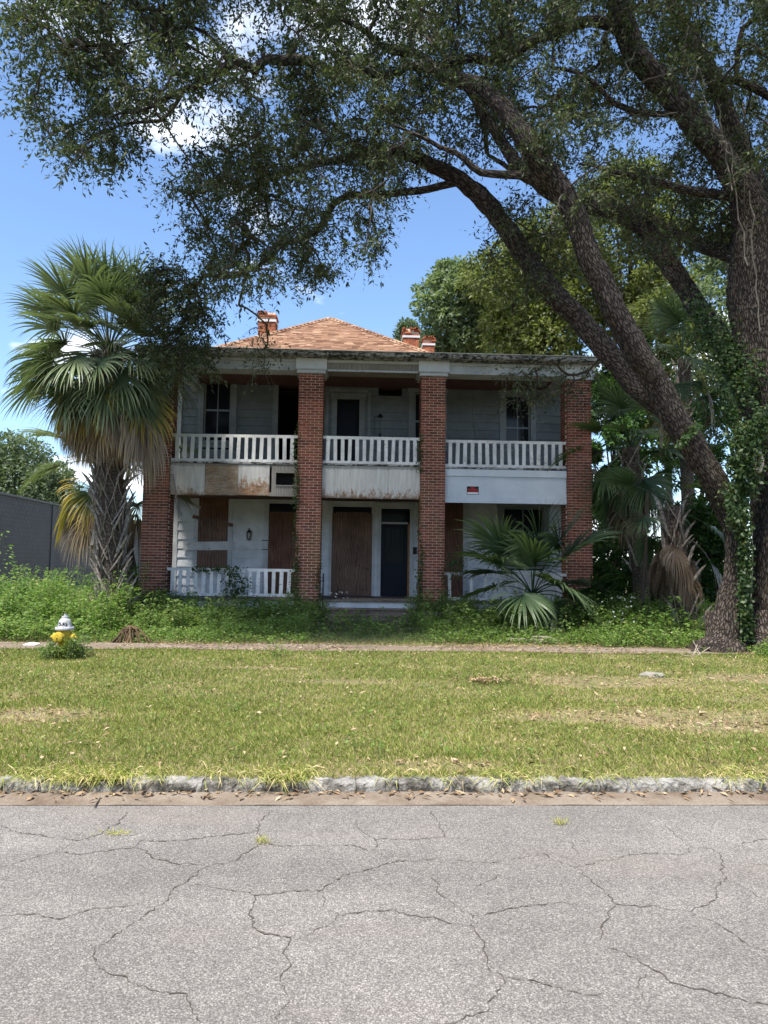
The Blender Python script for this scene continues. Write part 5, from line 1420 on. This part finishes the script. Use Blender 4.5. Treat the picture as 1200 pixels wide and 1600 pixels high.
tree('background_tree', 'dark leafy tree filling the gap behind the right column', 960, 540, 860, 25, 62, 'shrub_dark', 16000, .17, 8, base_z=-.04)
for k, (x, yt, Y, rp, num, lab) in enumerate([(965, 795, 21.0, 58, 11000, 'dark leafy shrub right of the last brick column'), (1035, 850, 19.0, 52, 8000, 'dark shrub behind the bare palm trunk'), (1120, 760, 17.5, 55, 9000, 'tall dark shrub behind the forked oak trunk'), (945, 880, 18.6, 34, 6000, 'low bush at the foot of the last brick column'), (1100, 600, 20.5, 70, 14000, 'leafy vine-covered shrub between tall palm and oak trunk')]):
    tree('shrub', lab, x, yt, 985, Y, rp, 'shrub_dark', num, .11, 20 + k, 'shrub', trunk=True, base_z=.1, lobes=20)


r_ = np.random.default_rng(99); k = 16000  # unseen trees added behind the camera to keep sky light off the porch
tx = r_.uniform(-46, 46, k); hh = 7.5 + 3.5 * fnoise(tx[:, None] * np.ones((1, 2)), 4, .16) ; tz = hh * r_.uniform(0.02, 1, k) ** .7; ty = -19 + r_.normal(0, 1.6, k)
o = put('added_treeline', leaf_mesh('added_treeline', leaf_quads(np.stack([tx, ty, tz], -1), r_.normal(size=(k, 3)), r_.normal(size=(k, 3)), r_.uniform(.5, .9, k), r_.uniform(.3, .5, k), .08), r_.uniform(0, 1, k)), M['shrub_dark'])
tag(o, 'unseen row of dark green trees added across the street to darken the porch', 'trees', kind='stuff')


def weeds(name, label, n_plants, xr, yr, hf, per, m, size, seed, keepf=None):
    """upright leafy weeds: many thin stems with leaves all the way up"""
    r = np.random.default_rng(seed)
    x = r.uniform(*xr, n_plants); y = r.uniform(*yr, n_plants); h = hf(x, y) * r.uniform(.35, 1.15, n_plants) * np.where(r.uniform(0, 1, n_plants) < .06, 1.4, 1)
    h *= 1 + .42 * fnoise(np.stack([x, y], -1), seed, 2.2)
    k = h > .06; x, y, h = x[k], y[k], h[k]; n = len(x)
    lean = r.normal(0, .2, (n, 2)) * h[:, None]
    c = np.maximum(3, (per * h / .6).astype(int)); i = np.repeat(np.arange(n), c); f = r.uniform(.08, 1, len(i)) ** .75
    p = np.stack([x[i] + lean[i, 0] * f ** 1.5, y[i] + lean[i, 1] * f ** 1.5, lawn_z(x[i], y[i]) + h[i] * f], -1)
    a = r.uniform(0, 6.28, len(i)); sp = (.03 + .10 * (1 - f)) * (.5 + h[i])
    p[:, 0] += np.cos(a) * sp; p[:, 1] += np.sin(a) * sp
    d = np.stack([np.cos(a), np.sin(a), r.uniform(-.5, .6, len(i))], -1); nr = np.stack([r.normal(0, .5, len(i)), r.normal(-.25, .5, len(i)), np.ones(len(i))], -1)
    L = r.uniform(size * .6, size * 1.35, len(i)); pv = np.repeat(r.uniform(-.15, .15, n), c)
    me = leaf_mesh('leaves', leaf_quads(p, d, nr, L, L * r.uniform(.42, .62, len(i)), .1), np.clip(r.beta(2, 2.4, len(i)) + pv + .12 * (f - .5), 0, .97) + np.where(r.uniform(0, 1, len(i)) < .03, .03, 0))
    o = put(name, me, M[m]); tag(o, label, 'weeds', kind='stuff')
    sv = np.empty((n, 4, 3)); zz_ = lawn_z(x, y)
    sv[:, 0] = np.stack([x - .004, y, zz_ - .02], -1); sv[:, 1] = np.stack([x + .004, y, zz_ - .02], -1); sv[:, 2] = np.stack([x + lean[:, 0] + .002, y + lean[:, 1], zz_ + h], -1); sv[:, 3] = np.stack([x + lean[:, 0] - .002, y + lean[:, 1], zz_ + h], -1)
    put('stems', np_mesh('stems', sv.reshape(-1, 3), np.arange(n * 4).reshape(-1, 4)), M['stalk'], o)
    return o


weeds('weed_bank', 'tall bright green weeds left of the house behind the hydrant', 2700, (-11, -4.75), (13.15, 18.5), lambda x, y: np.clip(.25 + .32 * (y - 13.1), .2, .84) * np.where((x > -5.6) & (y > 16), .85, 1), 40, 'weed_bright', .062, 1)
weeds('weed_bank', 'mixed green weeds along the porch between left column and steps', 2300, (-4.8, -0.9), (13.3, 17.2), lambda x, y: np.clip(.12 + .16 * (y - 13.4), .12, .52), 38, 'weed_bright', .056, 2)
weeds('weed_bank', 'thin low weeds on and before the porch steps', 900, (-.95, 1.7), (13.4, 16.9), lambda x, y: np.clip(.08 + .05 * (y - 13.2), .07, .22), 22, 'weed_dark', .05, 3)
weeds('weed_bank', 'dark green weeds around the young palm before the right porch', 2200, (1.5, 6.3), (13.5, 17.2), lambda x, y: np.clip(.12 + .16 * (y - 13.4), .1, .55), 36, 'weed_bright', .06, 4)
weeds('weed_bank', 'lush green ground cover between right column and oak trunk', 2800, (4.6, 10.5), (12.95, 18.5), lambda x, y: np.clip(.12 + .12 * (y - 12.8), .1, .5) + .12, 34, 'weed_bright', .06, 5)
weeds('weed_bank', 'green weeds round the foot of the oak at the right edge', 420, (6.9, 9.5), (11.6, 12.9), lambda x, y: np.clip(.12 + .28 * (x - 6.9), .1, .55), 34, 'weed_bright', .06, 6)
weeds('weed_bank', 'leafy weeds growing up round the base of the yellow hydrant', 110, (-4.75, -4.18), (11.0, 11.6), lambda x, y: .26 + .16 * (x + 4.45), 60, 'weed_dark', .05, 7)
weeds('weed_bank', 'climbing weeds against the left brick column', 260, (-4.9, -4.2), (16.4, 17.25), lambda x, y: np.full_like(x, .68), 40, 'weed_dark', .06, 8)
weeds('weed_bank', 'weeds beside the foot of the second brick column', 240, (-1.4, -.7), (16.4, 17.2), lambda x, y: np.full_like(x, .62), 40, 'weed_dark', .055, 9)
weeds('weed_bank', 'weeds beside the foot of the third brick column', 300, (1.4, 2.7), (16.3, 17.2), lambda x, y: np.full_like(x, .65), 40, 'weed_dark', .055, 10)
weeds('tall_weeds', 'scattered tall ragged weeds standing before the left porch railing', 130, (-4.5, -1.3), (14.6, 17.0), lambda x, y: np.full_like(x, .72), 44, 'weed_dark', .085, 31)
weeds('tall_weeds', 'few ragged weeds sprouting from the porch steps', 46, (-.8, 1.6), (14.4, 16.6), lambda x, y: np.full_like(x, .5), 44, 'weed_bright', .08, 32)
weeds('tall_weeds', 'scattered tall ragged weeds round the young palm before the right railing', 150, (2.0, 6.4), (14.3, 17.0), lambda x, y: np.full_like(x, .75), 44, 'weed_dark', .09, 33)
weeds('tall_weeds', 'taller leafy stems sticking out of the left weed bank', 150, (-9, -4.9), (13.6, 17), lambda x, y: .35 + .26 * (y - 13.3), 40, 'weed_bright', .09, 34)
weeds('tall_weeds', 'tall leafy stems among the ground cover right of the house', 130, (5.2, 9), (13.4, 17), lambda x, y: np.full_like(x, .62), 40, 'weed_bright', .09, 35)
weeds('lawn_weeds', 'low broad-leaved weeds sprinkled through the mown lawn', 700, (-7, 8), (5.4, 12.2), lambda x, y: np.full_like(x, .12), 60, 'weed_bright', .035, 12)
p = on_ground(433, 1027, .14)
sl = weeds('leaves', 'x', 6, (p[0] - .05, p[0] + .05), (p[1] - .05, p[1] + .05), lambda x, y: np.full_like(x, .32), 30, 'weed_bright', .055, 11)
t = thing('seedling', (p[0], p[1], .13), 'single small green seedling at the edge of the footpath', 'plant')
del sl['label']; del sl['category']; sl.parent = t; sl.matrix_parent_inverse = Matrix.Translation((-p[0], -p[1], -.13))
for ch in list(sl.children): ch.parent = t; ch['kind'] = 'stuff'; ch.matrix_parent_inverse = Matrix.Translation((-p[0], -p[1], -.13))

# ------------------------------------------------------------------ grey block building at the left
gb = thing('block_building', (-16.5, 40, -.04), 'long dark grey painted block building behind the weeds at the left', 'building')
GX = -15.57
hb('wall', 'block_joint', (GX - 12, GX - .012, 24, 70, -.04, 4.55), parent=gb)
mb = MB(); rr = random.Random(4); wobj = [o for o in gb.children][0]
for k in range(23):
    z = k * .2; y = 24 + (.2 if k % 2 else 0)
    while y < 60: mb.box(GX - .03, GX + rr.uniform(-.002, .002), y + .005, y + .395, z + .005, z + .195, rr.random()); y += .4
mb.build('blocks', M['block_paint'], wobj, kind='stuff')
for y in (31, 37, 44, 52): hb('pilaster', 'block_paint', (GX + .003, GX + .05, y, y + .4, 0, 4.5), parent=gb)
hb('parapet_cap', 'cap_metal', (GX - 12.05, GX + .07, 23.95, 70.05, 4.55, 4.64), parent=gb)

# ------------------------------------------------------------------ fire hydrant
hp = on_ground(99, 1027, .14); HX, HY = hp[0], hp[1]; s = 1.0
hy = thing('fire_hydrant', (HX, HY, .13), 'yellow fire hydrant with silver cap among weeds on the lawn', 'hydrant')
MB().lathe((HX, HY, .10), [(.15, 0), (.15, .045), (.1, .05), (.1, .06), (.098, .2), (.102, .33), (.11, .38), (.11, .46), (.1, .5), (.1, .515)], 28).build('barrel', M['hydrant_yellow'], hy, smooth=True)
MB().lathe((HX, HY, .605), [(.15, 0), (.155, .012), (.155, .038), (.15, .05), (.112, .052), (.108, .10), (.098, .15), (.08, .185), (.055, .2), (.055, .208)], 28).build('bonnet', M['hydrant_silver'], hy, smooth=True)
MB().lathe((HX, HY, .81), [(.056, 0), (.056, .03), (.03, .036)], 16).lathe((HX, HY, .845), [(.022, 0), (.02, .035)], 5).build('operating_nut', M['hydrant_silver'], hy)
fl = MB()
for k in range(8): a = k * math.pi / 4 + .2; fl.lathe((HX + math.cos(a) * .135, HY + math.sin(a) * .135, .655), [(.012, 0), (.012, .016)], 6)
fl.build('flange_bolts', M['hydrant_silver'], hy)
for nm, dx, dy, r0 in (('pumper_nozzle', -.28, -.96, .078), ('side_nozzle', -1, -.12, .05), ('side_nozzle', 1, -.12, .05)):
    v = Vector((dx, dy, 0)).normalized(); c = Vector((HX, HY, .49)) + v * .07
    nz = MB().lathe(c, [(r0 * 1.15, 0), (r0 * 1.15, .05), (r0 * 1.02, .055)], 18, v).build(nm, M['hydrant_yellow'], hy, smooth=False)
    MB().lathe(c + v * .056, [(r0 * 1.18, 0), (r0 * 1.22, .01), (r0 * 1.18, .05), (r0 * .75, .065), (r0 * .4, .067)], 12, v).lathe(c + v * .122, [(.02, 0), (.018, .03)], 5, v).build('nozzle_cap', M['hydrant_yellow'], nz)
me = text_mesh('D-RS', .085, .15); me.transform(RX90)
for vtx in me.vertices:
    a = vtx.co.x / .108; rad_ = .1115 - .06 * max(0, vtx.co.z) ; vtx.co = (math.sin(a) * (rad_ - vtx.co.y), -math.cos(a) * (rad_ - vtx.co.y), vtx.co.z)
me.transform(Matrix.Translation((HX, HY, .705))); put('lettering', me, M['black_paint'], hy)
ch_ = MB().tube([(HX - .2, HY - .1, .47), (HX - .17, HY - .15, .38), (HX - .1, HY - .17, .36), (HX - .06, HY - .18, .42)], [.007] * 4, 5).build('chain', M['black_metal'], hy)
hy.scale = (.9, .9, .9)

# ------------------------------------------------------------------ small things on the ground
p = on_ground(192, 1004, .14)
t = thing('fallen_fronds', (p[0], p[1], .14), 'heap of bleached dead palm fronds on the edge of the footpath', 'fronds')
rr = random.Random(6)
for k in range(7):
    a = Vector((p[0] + rr.uniform(-.08, .12), p[1] + .25 + rr.uniform(0, .15), .42 + rr.uniform(-.06, .06))); mb = MB()
    for q in range(7):
        e = Vector((p[0] - .15 + .75 * rr.random() ** 1.5, p[1] - rr.uniform(.0, .35), .15)); m_ = a.lerp(e, .5) + Vector((0, 0, rr.uniform(.02, .1)))
        mb.bar(a, m_, .03, .006, (rr.uniform(-1, 1), 1, 0), var=rr.random()); mb.bar(m_, e, .022, .005, (rr.uniform(-1, 1), 1, 0), var=rr.random())
    mb.build('leaf_blade', M['frond_dead'], t)
p = on_ground(822, 1008, .14)
t = thing('stick_pile', (p[0], p[1], .14), 'small pile of bare pale sticks beside the footpath in front of the young palm', 'sticks')
for k in range(13):
    a = Vector((p[0] + rr.uniform(-.35, .35), p[1] + rr.uniform(-.1, .2), .17 + rr.uniform(0, .12))); an = rr.gauss(0, .35); l = rr.uniform(.25, .5)
    e = a + Vector((math.cos(an) * l, math.sin(an) * l * .5, rr.uniform(-.05, .05))); MB().tube([a, a.lerp(e, .5) + Vector((0, 0, rr.uniform(-.02, .04))), e], [.012, .011, .007], 6).build('stick', M['scar_wood'], t)
p = on_ground(47, 1009, .15)
o = MB().add([(p[0] - .13, p[1] - .04, .165), (p[0] + .12, p[1] - .08, .17), (p[0] + .14, p[1] + .07, .19), (p[0], p[1] + .02, .21), (p[0] - .1, p[1] + .08, .175), (p[0] - .13, p[1] - .04, .163), (p[0] + .12, p[1] - .08, .168), (p[0] + .14, p[1] + .07, .188), (p[0], p[1] + .02, .208), (p[0] - .1, p[1] + .08, .173)], [(0, 1, 3), (1, 2, 3), (2, 4, 3), (4, 0, 3), (5, 8, 6), (6, 8, 7), (7, 8, 9), (9, 8, 5)]).build('paper_scrap', M['paper'])
tag(o, 'crumpled white paper scrap on the footpath left of the hydrant', 'litter')
p = on_ground(1018, 1055, .15); mb = MB(); rr = random.Random(2)
mb.lathe((p[0], p[1], .10), [(.17, 0), (.17, .05), (.14, .075), (.07, .09), (.01, .092)], 14); mb.v = [(p[0] + (x - p[0]) * 1.1 + rr.uniform(-.015, .015), p[1] + (y - p[1]) * .7, z + rr.uniform(-.01, .01)) for x, y, z in mb.v]
tag(mb.build('flat_stone', M['stone_grey']), 'flat grey stone lying in the grass left of the oak', 'stone')
p = on_ground(962, 1030, .15); t = thing('twig_bundle', (p[0], p[1], .14), 'dry broken twigs on the grass edge left of the oak foot', 'sticks')
p = on_ground(1087, 1026, .15); t.location = (p[0], p[1], .14)
for k in range(8):
    e = Vector((p[0] + rr.uniform(-.25, .25), p[1] + rr.uniform(-.1, .1), .15 + rr.uniform(0, .28))); MB().tube([Vector((p[0] + rr.uniform(-.1, .1), p[1], .14)), e], [.009, .005], 5).build('stick', M['scar_wood'], t)
# black bucket lying on its side between palm and oak
p = at(1110, 985, 13.9); ax = Vector((-.35, -.9, .25)).normalized(); c = Vector((p[0], 14.0, .32))
t = thing('black_bucket', (p[0], 14.0, .14), 'black plastic bucket tipped over between the bare palm trunk and the oak', 'bucket')
MB().lathe(c - ax * .14, [(.10, 0), (.135, .28), (.15, .285), (.15, .3), (.128, .3), (.095, .01), (.01, .008)], 20, ax).build('body', M['plastic_black'], t, smooth=False)
MB().tube([c + ax * .15 + Vector((.15 * math.cos(a), 0, .15 * math.sin(a))) + Vector((0, -.08 * math.sin(a / 1), 0)) for a in [math.pi * k / 10 for k in range(11)]], [.005] * 11, 5).build('handle', M['black_metal'], t)
# thin dark leaning post among the palms
a, b_ = at(1003, 958, 15.6), at(1012, 770, 15.6); o = MB().tube([tuple(a), tuple((a + b_) / 2 + np.array([.02, 0, 0])), tuple(b_)], [.04, .034, .03], 8, .08).build('dead_stem', M['twig_bark']); tag(o, 'thin dark bare stem standing among the right palms', 'stem')
a = on_ground(876, 1292, 0); k = 70
for nm, (x, y), lab in (('grass_tuft', (877, 1289), 'small pale grass tuft growing in the road crack at right'), ('grass_tuft', (180, 1303), 'flattened straw tuft in the road crack at left'), ('grass_tuft', (411, 1318), 'tiny green tuft in the road crack near the middle left')):
    g0 = on_ground(x, y, 0); q = np.stack([g0[0] + RNG.normal(0, .022 if x != 180 else .05, k), g0[1] + RNG.normal(0, .012, k), np.full(k, .002)], -1)
    d = np.stack([RNG.normal(0, .6, k), RNG.normal(0, .5, k), np.full(k, .9 if x != 180 else .2)], -1)
    o = put(nm, leaf_mesh('tuft', leaf_quads(q, d, RNG.normal(size=(k, 3)), RNG.uniform(.02, .07, k), RNG.uniform(.003, .005, k), .1), RNG.uniform(.4, 1, k)), M['grass']); tag(o, lab, 'grass tuft', kind='thing')
# white wild flowers at the right
fw = np.concatenate([np.array([at(RNG.uniform(930, 1000), RNG.uniform(905, 985), 14.3 + RNG.uniform(0, 1.5)) for _ in range(26)]), np.array([at(RNG.uniform(515, 560), RNG.uniform(895, 935), 16.3) for _ in range(9)])])
fw[:, 2] = np.clip(fw[:, 2], .3, 1.0); k = len(fw)
o = put('wild_flowers', leaf_mesh('flowers', leaf_quads(np.repeat(fw, 3, 0), RNG.normal(size=(k * 3, 3)), RNG.normal(size=(k * 3, 3)), np.full(k * 3, .035), np.full(k * 3, .03), .1), np.zeros(k * 3)), M['flower_white']); tag(o, 'tiny white wild flowers dotted among the weeds', 'flowers', kind='stuff')
bpy.context.view_layer.update()
if False: print('triangles', sum(sum(len(p.vertices) - 2 for p in o.data.polygons) if len(o.data.polygons) < 3000 else len(o.data.polygons) * 2 for o in SC.objects if o.type == 'MESH'), 'objects', len(SC.objects))
